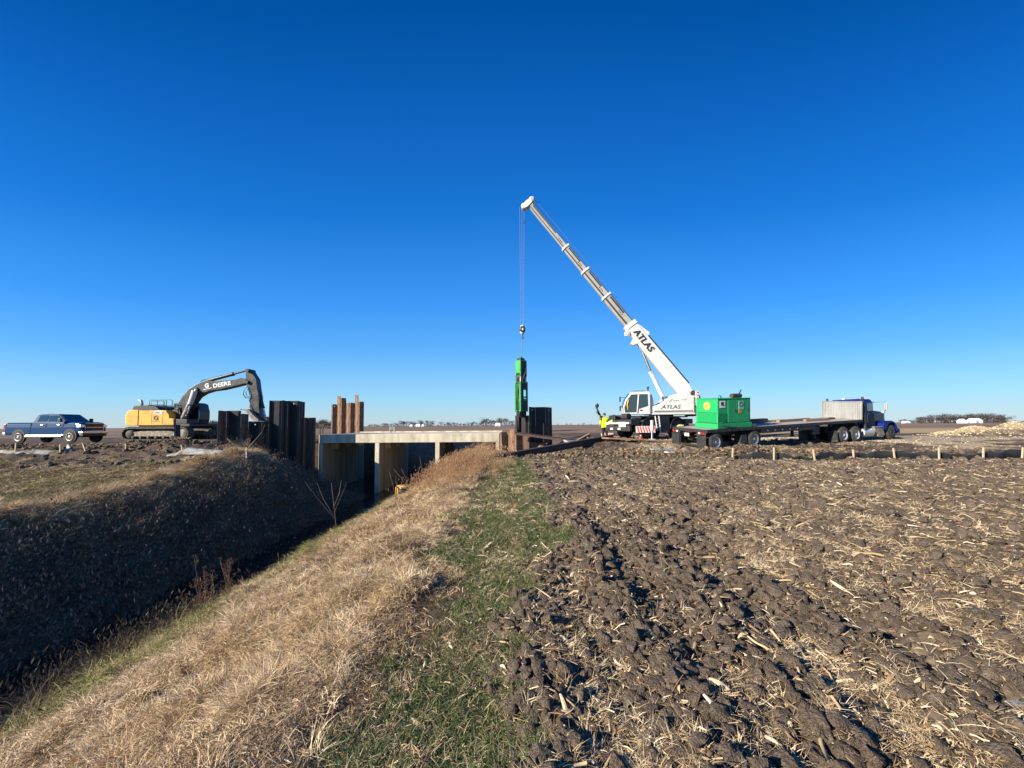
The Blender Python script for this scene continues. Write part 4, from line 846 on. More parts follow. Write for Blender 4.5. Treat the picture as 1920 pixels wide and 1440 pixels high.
    for c_, nm in (((1556, 296), 'arm_pin'), ((1565, 158), 'cylinder_pin'), ((950, 380), 'boom_pin')):
        q = pl(*c_, YB); MB().cyl(q-Vector((0, .1, 0)), q+Vector((0, .72, 0)), .13, n=16).build(nm, MAT['black'], t, world=True)
    def ram(name, a, b, f, r1, r2, y_, m1='darkgrey', m2='chrome'):
        A, B = pl(*a, y_), pl(*b, y_); Cc = A.lerp(B, f); cy = MB().cyl(A, Cc, r1, n=14).cyl(Cc, Cc+(B-A).normalized()*.12, r1*1.15, n=14).build(name, MAT[m1], t, world=True)
        MB().cyl(Cc, B, r2, n=10).build('piston_rod', MAT[m2], cy, world=True)
    ram('arm_cylinder', (1085, 282), (1556, 156), .62, .13, .075, YB+.3, 'darkgrey', 'darkgrey')
    for dy in (-.16, .72): ram('boom_cylinder', (770, 770), (948, 384), .62, .15, .10, YB+dy, 'muddy', 'chrome')
    MB().cyl(pl(875, 560, YB-.2), pl(930, 400, YB-.2), .16, .19, n=16).build('boom_cylinder_sleeve', MAT['white'], t, world=True)
    for a_, b_ in (((800, 680), (840, 575)), ((825, 700), (870, 590))): MB().tube([pl(*a_, YB-.25), pl((a_[0]+b_[0])/2+6, (a_[1]+b_[1])/2, YB-.32), pl(*b_, YB-.25)], .05, 8).build('hydraulic_hose', MAT['white'], t, world=True)
    ram('bucket_cylinder', (1698, 395), (1780, 715), .62, .10, .055, YB+.3)
    plate('bucket_link', [(1672, 735), (1690, 722), (1796, 712), (1800, 728), (1690, 748)], YB+.05, .45, MAT['darkgrey'], bv=.01)
    plate('bucket_link', [(1768, 715), (1800, 715), (1790, 800), (1764, 800)], YB+.05, .45, MAT['darkgrey'], bv=.01)
    bk = plate('bucket', [(1490, 628), (1500, 618), (1560, 622), (1590, 640), (1612, 672), (1652, 712), (1690, 740), (1690, 765), (1640, 760), (1596, 726), (1566, 684), (1540, 645)], YB-.35, 1.35, MAT['muddy'], bv=.02)
    for i in range(5):
        q = pl(1505, 624, YB-.3+.28*i); MB().bar(q, q+Vector((-.16, 0, -.0)), .1, .06).build('bucket_tooth', MAT['track'], bk, world=True)
    MB().tube([pl(1556, 355, YB), pl(1520, 400, YB-.1), pl(1512, 450, YB-.1), pl(1540, 485, YB-.05), pl(1585, 488, YB)], .03, 6).build('hydraulic_hose', MAT['black'], t, world=True)
    MB().tube([pl(1570, 380, YB), pl(1545, 420, YB-.1), pl(1552, 465, YB-.1), pl(1588, 470, YB)], .025, 6).build('hydraulic_hose', MAT['black'], t, world=True)
    MB().tube([pl(1000, 290, YB+.2), pl(1040, 268, YB+.2), pl(1090, 268, YB+.2), pl(1110, 285, YB+.2)], .03, 6).build('hydraulic_hose', MAT['black'], t, world=True)
    u = (pl(1400, 300, YB)-pl(1150, 345, YB)).normalized(); up = Vector((-u.z, 0, u.x))
    text('DEERE', .42, MAT['inkwhite'], t, pl(1150, 366, YB-.012), u, up, off=.012, sx=1.12)
    text('G', .42, MAT['inkwhite'], t, pl(1052, 366, YB-.012), u, up, name='company_mark', off=.02)
    MB().bar(pl(1030, 388, YB-.006), pl(1132, 366, YB-.006), .012, .045, up).build('name_stripe', MAT['inkwhite'], t, world=True)
excavator()

# ------------------------------------------------------------ road wheels
def road_wheel(t, c, r, w_, side, rim='alu', dual=False, name='wheel', tm='rubber', rr=.58, dish=.35, ax=(0, 1, 0), hub='alu', n=28):
    """wheel whose outer face looks towards side*axis"""
    ax = Vector(ax)*side; c = Vector(c); e = r*.10
    o = MB().lathe([(-w_/2, r*rr), (-w_/2, r-e), (-w_/2+e*.6, r-e*.25), (-w_/2+e*1.3, r), (w_/2-e*1.3, r), (w_/2-e*.6, r-e*.25), (w_/2, r-e), (w_/2, r*rr)], c, ax, n).build(name, MAT[tm], t)
    # tread blocks
    rm = MB().lathe([(-w_/2, r*rr), (w_/2*.98, r*rr*1.03), (w_/2*.98, r*rr*.93), (w_/2*(1-dish*2), r*rr*.86), (w_/2*(1-dish*2), r*rr*.35), (w_/2*(1-dish), r*rr*.30), (w_/2*(1-dish*.2), r*rr*.22), (w_/2*(1-dish*.2), 0)], c, ax, n).build('rim', MAT[rim], o)
    m = MB(); tt = Vector((0, 0, 1)); u = ax.cross(tt).normalized()
    for k in range(8):
        A = k*math.pi/4; p = c+ax*(w_/2*(1-dish*2)+.004)+(u*math.cos(A)+tt*math.sin(A))*r*rr*.62; m.cyl(p, p+ax*.006, r*rr*.11, n=8)
    tag(m.build('hand_hole', MAT['ink'], rm), kind='stuff')
    m = MB()
    for k in range(34):
        A = 2*math.pi*k/34; d = u*math.cos(A)+tt*math.sin(A); q = (-u*math.sin(A)+tt*math.cos(A))
        m.bar(c+d*(r+.004)-q*r*.045, c+d*(r+.004)+q*r*.045, w_*.86, r*.03, d)
    tr = m.build('tread', MAT[tm], o); tag(tr, kind='stuff')
    return o

def loft(mb, secs, cap=True, smooth=False):
    n = len(secs[0]); vs = [p for s_ in secs for p in s_]
    fs = [(a*n+i, a*n+(i+1) % n, (a+1)*n+(i+1) % n, (a+1)*n+i) for a in range(len(secs)-1) for i in range(n)]
    if cap: fs += [tuple(range(n)), tuple(range((len(secs)-1)*n, len(secs)*n))[::-1]]
    return mb.add(vs, fs, smooth)

# ------------------------------------------------------------ pickup truck
def pickup():
    p = at(31, 831, 26.9); g = p.z; M = frame((p.x-1.15, 27.9, g), R(-3.2)) @ Matrix.Diagonal((1, .84, 1.02, 1))
    t = thing('pickup_truck', 'dark blue crew cab pickup truck parked at the left edge', 'pickup truck', M)
    W = 1.0; B = MAT['blue']
    def sec(x, zb, zt, w, r=.16): return [(x, -w*.96, zb), (x, -w, zb+.12), (x, -w*1.0, (zb+zt)/2+.1), (x, -w*.95, zt-r*.6), (x, -w*.82, zt), (x, w*.82, zt), (x, w*.95, zt-r*.6), (x, w, (zb+zt)/2+.1), (x, w, zb+.12), (x, w*.96, zb)]
    loft(MB(), [sec(.02, .62, 1.36, .94), sec(.1, .56, 1.4, .98), sec(2.02, .52, 1.4, 1.0)]).build('bed', B, t, .025)
    body = loft(MB(), [sec(2.05, .50, 1.42, 1.0), sec(3.2, .48, 1.42, 1.0), sec(4.35, .50, 1.43, 1.0), sec(5.2, .54, 1.42, .99), sec(5.62, .60, 1.37, .96), sec(5.76, .66, 1.28, .91)]).build('body', B, t, .025)
    def gs(x, z, w): return [(x, -w, 1.34), (x, -w*.82-.02, z), (x, w*.82+.02, z), (x, w, 1.34)]
    vs = [(2.08, -.93, 1.36), (2.08, .93, 1.36), (4.75, .93, 1.33), (4.75, -.93, 1.33), (2.28, -.74, 1.93), (2.28, .74, 1.93), (3.85, .74, 1.97), (3.85, -.74, 1.97), (3.0, -.76, 2.0), (3.0, .76, 2.0)]
    MB().add(vs, [(0, 1, 5, 4), (0, 4, 8, 7, 3), (1, 2, 6, 9, 5), (4, 5, 9, 8), (8, 9, 6, 7), (7, 6, 2, 3)]).build('cab_roof', B, t, .05, seg=3)
    def side(y0, y1, xs, za, zb_, nm='side_window'):
        s_ = -1
        def P(x, z): w_ = .93-(.93-.755)*(z-1.35)/.62+.012; return (x, -w_, z)
        a, b, c, d = xs; MB().add([P(a, za), P(b, za), P(c, zb_), P(d, zb_)]+[(q[0], q[1]+.02, q[2]) for q in (P(a, za), P(b, za), P(c, zb_), P(d, zb_))], [(0, 1, 2, 3), (7, 6, 5, 4), (0, 4, 5, 1), (1, 5, 6, 2), (2, 6, 7, 3), (3, 7, 4, 0)]).build(nm, MAT['glass'], t)
    side(0, 0, (2.42, 3.12, 3.12, 2.5), 1.47, 1.88); side(0, 0, (3.22, 4.42, 3.86, 3.22), 1.47, 1.88)
    MB().add([(4.72, -.84, 1.37), (4.72, .84, 1.37), (3.93, .7, 1.94), (3.93, -.7, 1.94), (4.70, -.84, 1.36), (4.70, .84, 1.36), (3.91, .7, 1.93), (3.91, -.7, 1.93)], [(0, 1, 2, 3), (7, 6, 5, 4), (0, 4, 5, 1), (1, 5, 6, 2), (2, 6, 7, 3), (3, 7, 4, 0)]).build('windscreen', MAT['glass'], t)
    for x in (2.04, 3.17, 4.45): MB().bb(x, x+.014, -1.008, -.99, .62, 1.34).build('door_seam', MAT['ink'], t)
    for x in (3.0, 4.25): MB().bb(x-.22, x, -1.035, -1.0, 1.2, 1.25).build('door_handle', MAT['chrome'], t, .01)
    MB().bb(1.75, 4.45, -1.12, -.95, .40, .48).build('step_bar', MAT['chrome'], t, .02)
    MB().bb(1.7, 4.6, -.99, -.95, .50, .57).build('rocker_glint', MAT['chrome'], t, .01)  # bright strip stands in for the sun glint along the rocker
    for y_ in (-1.2, 1.05): MB().bb(4.25, 4.45, y_, y_+.17, 1.42, 1.68).build('wing_mirror', MAT['black'], t, .03)
    for xw in (1.15, 5.0):
        for s_ in (-1, 1):
            MB().cyl((xw, s_*.90, .46), (xw, s_*1.008, .46), .50, n=26).build('wheel_arch', MAT['ink'], t)
            road_wheel(t, (xw, s_*.90, .41), .41, .28, s_, rim='rimwhite', rr=.66, dish=.12)
    MB().bb(5.74, 5.82, -.66, .66, .82, 1.29).build('grille', MAT['ink'], t, .03)
    for z_ in (.98,): MB().bb(5.81, 5.85, -.62, .62, z_+.04, z_+.085).build('grille_bar', MAT['chrome'], t, .01)
    MB().tube([(5.80, -.66, .80), (5.80, -.69, 1.05), (5.78, -.62, 1.31), (5.78, .62, 1.31), (5.80, .69, 1.05), (5.80, .66, .80), (5.80, -.66, .80)], .03, 6).build('grille_surround', MAT['chrome'], t)
    for s_ in (-1, 1): MB().prism([(5.45, 1.02), (5.79, 1.04), (5.76, 1.24), (5.38, 1.27)], s_*.66, s_*.985).build('headlight', MAT['lamp'], t, .03)
    MB().bb(5.60, 5.93, -.98, .98, .60, .78).build('front_bumper', MAT['chrome'], t, .05)
    MB().bb(5.55, 5.88, -.9, .9, .42, .59).build('lower_bumper', MAT['black'], t, .04)
    MB().bb(-.12, .08, -.95, .95, .55, .72).build('rear_bumper', MAT['chrome'], t, .04)
    for s_ in (-1, 1): MB().bb(-.03, .13, s_*.80, s_*.99, 1.0, 1.3).build('tail_light', MAT['red'], t, .02)
    MB().bb(.3, 5.4, -.6, .6, .35, .55).build('chassis', MAT['black'], t)
    MB().bb(5.93, 5.95, -.17, .17, .62, .75).build('number_plate', MAT['plate'], t)
pickup()

# ------------------------------------------------------------ flatbed trailer, tractor, power pack
HD = R(21.5); RC = at(1326, 806.5, 21.3)
MT = Matrix.Translation(RC) @ Matrix.Rotation(HD, 4, 'Z') @ Matrix.Rotation(R(-2.2), 4, 'Y') @ Matrix.Rotation(R(4.0), 4, 'X')
def trailer():
    t = thing('flatbed_trailer', 'long black flatbed trailer carrying a green power unit at its rear', 'trailer', MT)
    L = 14.5
    n = 7
    for k in range(n):
        MB().bb(.06, L-.1, .1+k*2.35/n, .1+(k+1)*2.35/n-.012, -.035, 0).build('deck_board', MAT['deckwood'], t)
    MB().bb(0, L, 0, .09, -.17, .006).build('side_rail', MAT['black'], t, .01); MB().bb(0, L, 2.46, 2.55, -.17, .006).build('side_rail', MAT['black'], t, .01)
    MB().bb(0, .06, .092, 2.458, -.17, .004).build('rear_rail', MAT['black'], t)
    for y_ in (.75, 1.75):
        MB().prism([(.1, -.05), (L-.1, -.05), (L-.1, -.20), (L-3.2, -.26), (L-4.0, -.52), (4.4, -.52), (.1, -.40)], y_, y_+.1).build('main_beam', MAT['black'], t, .01)
    m = MB()
    for k in range(28): m.bb(.3+k*.5, .36+k*.5, .1, 2.45, -.15, -.04)
    tag(m.build('cross_member', MAT['black'], t), kind='stuff')
    for k in range(14):
        x = .7+k*1.0; MB().bb(x, x+.06, -.03, -.001, -.10, -.02).build('stake_pocket', MAT['black'], t)
    for x in (4.9, 5.55, 6.2, 6.9, 7.6): MB().cyl((x, -.012, -.27), (x, .0, -.27), .045, n=10).build('strap_winch', MAT['alu'], t)
    MB().bb(4.4, 9.4, .02, .07, -.42, -.172).build('skirt_rail', MAT['black'], t)
    # rear board with lights
    MB().bb(-.04, .0, .05, .60, -.30, -.12).build('light_board', MAT['black'], t, .01); MB().bb(-.04, .0, 1.95, 2.50, -.30, -.12).build('light_board', MAT['black'], t, .01)
    for y0 in (.12, 2.02):
        for k in range(3): MB().cyl((-.055, y0+.09+.15*k, -.21), (-.035, y0+.09+.15*k, -.21), .06, n=12).build('tail_light', MAT['red'] if k != (2 if y0 < 1 else 0) else MAT['lamp'], t)
    for k in range(3): MB().cyl((-.05, 1.1+.17*k, -.2), (-.0, 1.1+.17*k, -.2), .03, n=10).build('marker_light', MAT['red'], t)
    MB().bb(-.05, -.03, 1.22, 1.55, -.45, -.27).build('number_plate', MAT['plate'], t)
    MB().bb(-.03, .09, .35, 2.2, -1.0, -.88).build('bumper_bar', MAT['black'], t, .02)
    for y_ in (.6, 1.9): MB().bb(-.02, .08, y_, y_+.09, -.9, -.18).build('bumper_post', MAT['black'], t)
    for y_ in (.02, 1.93): MB().bb(-.06, -.045, y_+.02, y_+.6, -1.12, -.32).build('mud_flap', MAT['black'], t)
    r_ = .52; zc = -1.24+r_
    for x in (.72, 3.82):
        for y_, s_ in ((.16, -1), (.47, -1), (2.08, 1), (2.39, 1)):
            road_wheel(t, (x, y_, zc), r_, .27, s_, rim='alu' if y_ < .2 or y_ > 2.3 else 'black', rr=.60, dish=.42)
        MB().cyl((x, .2, zc), (x, 2.35, zc), .08).build('axle', MAT['black'], t)
        MB().prism([(x-.5, -.5), (x+.5, -.5), (x+.1, zc+.05), (x-.1, zc+.05)], .78, .9).build('suspension_bracket', MAT['black'], t)
        MB().prism([(x-.5, -.5), (x+.5, -.5), (x+.1, zc+.05), (x-.1, zc+.05)], 1.7, 1.82).build('suspension_bracket', MAT['black'], t)
    MB().prism([(2.75, -.42), (3.12, -.42), (3.2, -.9), (2.6, -1.02)], .05, .5).build('mud_flap', MAT['darkgrey'], t)
    for y_ in (.55, 1.95):
        MB().bb(10.2, 10.34, y_, y_+.14, -1.08, -.25).build('landing_leg', MAT['black'], t); MB().bb(10.1, 10.44, y_-.05, y_+.2, -1.12, -1.08).build('landing_foot', MAT['black'], t)
    MB().bb(9.2, 9.9, .08, .75, -.75, -.28).build('tool_box', MAT['black'], t, .02)
    # headboard
    x0 = L-.05
    MB().bb(x0, x0+.05, .02, 2.53, .0, 1.22).build('headboard', MAT['alu'], t)
    for k in range(11): MB().prism([(x0-.035, .02), (x0, .02), (x0, 1.20), (x0-.035, 1.20)], .42+k*.165, .42+k*.165+.085).build('headboard_rib', MAT['alu'], t, .01)
    for y_ in (.03, .16, .27, 2.25, 2.37, 2.46): MB().bb(x0-.06, x0, y_, y_+.055, .0, 1.23).build('headboard_post', MAT['alu'], t, .008)
    MB().bb(x0-.07, x0+.06, .0, 2.55, 1.225, 1.27).build('headboard_cap', MAT['alu'], t, .01)
    return t
trailer()
def on_deck(name, label, cat, x, y, dims, rz, m, z=0, bv=.01):
    Mo = MT @ Matrix.Translation((x, y, z+.004+dims[2]/2)) @ Matrix.Rotation(rz, 4, 'Z'); o = MB().box((0, 0, 0), dims).build(name, MAT[m], None, bv); o.matrix_world = Mo; tag(o, label, cat); return o
for i, (x, y, d, rz, m, lb) in enumerate([(9.6, 1.5, (3.4, .22, .16), .05, 'timber', 'long brown timber lying on the trailer deck, farthest from its near edge'), (11.0, .9, (2.2, .2, .15), -.06, 'timber', 'brown timber on the trailer deck nearest the near edge'), (12.9, 1.3, (1.7, .25, .12), .12, 'beamsteel', 'dark flat timber in front of the ribbed headboard'), (8.0, 1.9, (2.6, .14, .14), .02, 'wood', 'pale timber lying at the middle of the trailer deck')]):
    on_deck('timber', lb, 'timber', x, y, d, rz, m)
on_deck('steel_box_section', 'black steel box section lying on the deck just ahead of the green power unit', 'steel beam', 5.8, 1.9, (3.3, .35, .26), .02, 'black')
on_deck('cardboard_box', 'small pinkish brown carton on the deck in front of the green power unit', 'carton', 4.0, .35, (.42, .3, .16), .2, 'wood')
lump = clod('rag_bundle', mk('pale_cloth', (.62, .52, .22), rough=.9), 5, 2, .5); o = bpy.data.objects.new('rag_bundle', lump); link(o); o.matrix_world = MT @ Matrix.Translation((.3, 2.2, .08)) @ Matrix.Diagonal((.2, .14, .09, 1)); tag(o, 'crumpled pale yellow bundle on the rear corner of the trailer deck', 'bundle')

def powerpack():
    M = MT @ Matrix.Translation((.95, .12, .012)); t = thing('power_unit', 'bright green hydraulic power unit standing on the rear of the trailer', 'power unit', M)
    G = MAT['greensun']; X, Y, Z = 2.62, 1.5, 1.68
    MB().bb(-.06, X+.06, -.05, Y+.05, .0, .28).build('base_frame', G, t, .015)
    MB().bb(0, X, 0, Y, .285, Z).build('housing', G, t, .02)
    MB().bb(-.03, X+.03, -.03, Y+.03, Z+.002, Z+.04).build('roof', G, t, .015)
    m = MB()
    for k in range(9): m.prism([(-.028, .38+k*.055), (0, .36+k*.055), (0, .40+k*.055)], .12, Y-.12)
    tag(m.build('louvre', G, t), kind='stuff')
    MB().bb(-.012, -.001, .06, Y-.06, .88, .90).build('panel_seam', MAT['ink'], t); MB().bb(-.012, -.001, .06, Y-.06, .31, .33).build('panel_seam', MAT['ink'], t)
    for x0, x1 in ((.78, 1.42), (1.45, 2.50)):
        d = MB().bb(x0, x1, -.022, -.001, .34, Z-.08).build('door', G, t, .006); MB().bb(x1-.12, x1-.08, -.05, -.022, .95, 1.08).build('handle', MAT['black'], d)
    m = MB()
    for k in range(8): m.bb(.10, .62, -.02, -.002, .36+k*.058, .385+k*.058)
    tag(m.build('vent', G, t), kind='stuff'); MB().tube([(.07, -.012, .33), (.66, -.012, .33), (.66, -.012, .84), (.07, -.012, .84), (.07, -.012, .33)], .014, 5).build('vent_frame', G, t)
    rd = MB().cyl((-.02, .72, 1.28), (-.006, .72, 1.28), .225, n=28).build('round_emblem', mk('emblem_yellow', (.75, .70, .12), rough=.5), t)
    MB().lathe([(-.004, .13), (.004, .13), (.004, .165), (-.004, .165)], (-.024, .72, 1.28), (1, 0, 0), 24, False).build('emblem_ring', MAT['redpaint'], rd)
    Mw = t.matrix_world; xd = Mw.to_3x3() @ Vector((0, -1, 0)); yd = Mw.to_3x3() @ Vector((0, 0, 1))
    text('CI', .2, MAT['redpaint'], t, Mw @ Vector((-.028, .83, 1.21)), xd, yd, off=.006)
    xn = Mw.to_3x3() @ Vector((1, 0, 0))
    MB().bb(.16, .58, -.012, -.001, 1.18, 1.58).build('notice_sign', MAT['plate'], t)
    s_ = MB().bb(.24, .44, -.016, -.0125, 1.32, 1.50).build('sign_print', MAT['ink'], t); MB().bb(.38, .50, -.018, -.0165, 1.28, 1.36).build('sign_print', MAT['redpaint'], t)
    MB().bb(1.62, 2.02, -.034, -.0225, 1.05, 1.54).build('maker_sign', mk('pale_green_sign', (.30, .50, .42), rough=.5), t)
    MB().lathe([(-.002, .10), (.002, .10), (.002, .15), (-.002, .15)], (1.82, -.037, 1.34), (0, 1, 0), 20, False).build('sign_ring', MAT['ink'], t)
    MB().bb(1.62, 1.86, -.034, -.0225, .84, 1.0).build('warning_plate', MAT['amber'], t)
    MB().cyl((1.75, .55, Z+.16), (2.5, .55, Z+.16), .13, n=16).build('muffler', MAT['beamsteel'], t, .02)
    MB().tube([(2.4, .55, Z+.2), (2.42, .55, Z+.32), (2.45, .52, Z+.38), (2.45, .46, Z+.52)], .035, 8).build('exhaust_pipe', MAT['black'], t)
    MB().tube([(.52, .4, Z+.03), (.52, .4, Z+.14), (.62, .4, Z+.2), (.74, .4, Z+.14), (.74, .4, Z+.03)], .035, 8).build('lifting_eye', G, t)
    for k, (a, b) in enumerate((((.0, -.12, .22), (1.2, -.16, .02)), ((.3, -.08, .2), (1.9, -.1, -.02)))):
        a, b = Vector(a), Vector(b); MB().tube([a, a.lerp(b, .4)+Vector((0, 0, -.05)), b], .016, 5).build('hold_down_chain', MAT['black'], t)
powerpack()

def tractor():
    d = Vector((math.cos(HD), math.sin(HD), 0)); o0 = RC+d*12.35; zg = at(1581, 831, o0.y).z
    M = Matrix.Translation((o0.x, o0.y, zg)) @ Matrix.Rotation(HD, 4, 'Z') @ Matrix.Rotation(R(-1.2), 4, 'Y')
    t = thing('truck_tractor', 'deep blue conventional road tractor coupled to the flatbed trailer', 'truck', M); B = MAT['royal']
    for y_ in (.75, 1.6): MB().bb(-.7, 6.4, y_, y_+.1, .72, .98).build('chassis_rail', MAT['black'], t)
    MB().bb(.3, 1.1, .7, 1.8, 1.0, 1.10).build('fifth_wheel', MAT['black'], t, .02)
    for x in (0, 1.36):
        for y_, s_ in ((.14, -1), (.46, -1), (2.0, 1), (2.32, 1)):
            road_wheel(t, (x, y_, .54), .54, .28, s_, rim='rimwhite' if y_ < .2 or y_ > 2.3 else 'black', rr=.60, dish=.42)
        MB().cyl((x, .2, .54), (x, 2.3, .54), .1).build('axle', MAT['black'], t)
    for y_ in (.0, 1.85): MB().bb(-.78, -.765, y_, y_+.6, .12, .85).build('mud_flap', MAT['darkgrey'], t)
    for y_, s_ in ((.17, -1), (2.3, 1)): road_wheel(t, (5.55, y_, .54), .54, .30, s_, rim='darkgrey', rr=.60, dish=-.2)
    # cab
    cab = loft(MB(), [[(2.75, .28, 1.0), (2.75, 2.22, 1.0), (2.75, 2.22, 2.85), (2.75, 2.1, 3.0), (2.75, .4, 3.0), (2.75, .28, 2.85)], [(3.95, .28, 1.0), (3.95, 2.22, 1.0), (3.95, 2.22, 2.82), (3.95, 2.1, 2.97), (3.95, .4, 2.97), (3.95, .28, 2.82)], [(4.22, .3, 1.0), (4.22, 2.2, 1.0), (4.12, 2.18, 2.6), (4.05, 2.08, 2.75), (4.05, .42, 2.75), (4.12, .32, 2.6)]]).build('cab', B, t, .04)
    MB().bb(2.2, 2.72, .5, 2.0, 1.0, 2.2).build('tank_rack', MAT['black'], t, .03)
    MB().bb(3.28, 4.02, .262, .279, 2.12, 2.68).build('side_window', MAT['glass'], cab, .01)
    dr = MB().bb(3.2, 4.12, .264, .2795, 1.05, 2.08).build('door', MAT['ink'], cab, .01); MB().bb(3.28, 3.42, .24, .263, 1.9, 1.94).build('door_handle', MAT['chrome'], dr)
    MB().tube([(3.1, .2, 1.3), (3.1, .2, 2.1)], .02, 6).build('grab_handle', MAT['chrome'], cab)
    MB().add([(4.14, .45, 2.15), (4.14, 2.05, 2.15), (4.09, 2.0, 2.66), (4.09, .5, 2.66), (4.18, .45, 2.15), (4.18, 2.05, 2.15), (4.12, 2.0, 2.66), (4.12, .5, 2.66)], [(0, 1, 2, 3), (7, 6, 5, 4), (0, 4, 5, 1), (1, 5, 6, 2), (2, 6, 7, 3), (3, 7, 4, 0)]).build('windscreen', MAT['glass'], cab)
    MB().bb(3.9, 4.42, .35, 2.15, 2.72, 2.77).build('sun_visor', MAT['black'], cab)
    for k in range(5): MB().lathe([(0, .05), (.06, .04), (.1, 0)], (3.9, .55+.35*k, 2.98), (0, 0, 1), 10).build('roof_light', MAT['amber'], cab)
    MB().cyl((3.2, 1.6, 3.0), (3.2, 1.6, 3.12), .12, n=12).build('air_horn', MAT['white'], cab)
    MB().tube([(4.3, .4, 2.75), (5.3, .1, 2.73)], .01, 4).build('antenna', MAT['chrome'], cab)
    def hs_(x, w, zt): return [(x, 1.25-w, 1.0), (x, 1.25+w, 1.0), (x, 1.25+w, zt-.15), (x, 1.25+w-.15, zt), (x, 1.25-w+.15, zt), (x, 1.25-w, zt-.15)]
    MB_ = loft(MB(), [hs_(4.2, .72, 2.2), hs_(5.3, .64, 2.12), hs_(6.2, .56, 2.05)]).build('hood', MAT['darkgrey'], t, .04)
    MB().bb(6.2, 6.3, .68, 1.82, .95, 2.07).build('radiator_grille', MAT['chrome'], t, .03)
    m = MB()
    for k in range(9): m.bb(6.3, 6.315, .75+k*.115, .78+k*.115, 1.0, 2.0)
    tag(m.build('grille_slat', MAT['ink'], t), kind='stuff')
    for y0, y1 in ((-.02, .62), (1.88, 2.52)):
        prof = [(4.45, .75), (4.6, 1.22), (5.0, 1.38)]+[(5.55+.78*math.cos(A), .60+.78*math.sin(A)) for A in (1.9, 1.5, 1.1, .7, .3, .0)]+[(5.55+.68*math.cos(A), .60+.66*math.sin(A)) for A in (0, .4, .8, 1.2, 1.6, 2.0, 2.5, 2.9)]
        MB().prism(prof, y0, y1).build('front_fender', B, t, .02)
    MB().bb(6.45, 6.62, -.0, 2.5, .42, .78).build('bumper', MAT['black'], t, .03)
    for y_ in (.35, 2.15): MB().lathe([(-.1, .06), (0, .13), (.08, .14), (.09, 0)], (6.35, y_, 1.15), (1, 0, 0), 14).build('headlight', MAT['chrome'], t)
    for y_ in (.12, 2.3):
        MB().cyl((2.55, y_, .75), (2.55, y_, 1.7), .10, n=14).build('exhaust_shield', MAT['black'], t); MB().cyl((2.55, y_, 1.7), (2.55, y_, 2.35), .095, n=14).build('muffler', MAT['beamsteel'], t)
        MB().tube([(2.55, y_, 2.35), (2.55, y_, 2.95), (2.5, y_, 3.1)], .07, 12).build('exhaust_stack', MAT['black'], t)
    for y_ in (.3, 2.2):
        MB().cyl((2.3, y_, .62), (3.5, y_, .62), .30, n=20).build('fuel_tank', MAT['rimwhite'], t)
    MB().prism([(3.55, .95), (4.6, .95), (4.75, .35), (3.9, .3)], .05, .5).build('step_box', MAT['muddy'], t, .02)
    MB().bb(3.5, 4.5, .02, .5, .95, 1.0).build('deck_plate', MAT['alu'], t)
    for y_, s_ in ((.1, -1), (2.4, 1)):
        MB().tube([(5.0, y_+.25, 1.5), (5.15, y_, 2.1), (5.2, y_-.02*s_, 2.25)], .018, 6).build('mirror_arm', MAT['black'], t); MB().bb(5.14, 5.22, y_-.12, y_+.1, 2.15, 2.65).build('mirror', MAT['alu'], t, .03)
tractor()

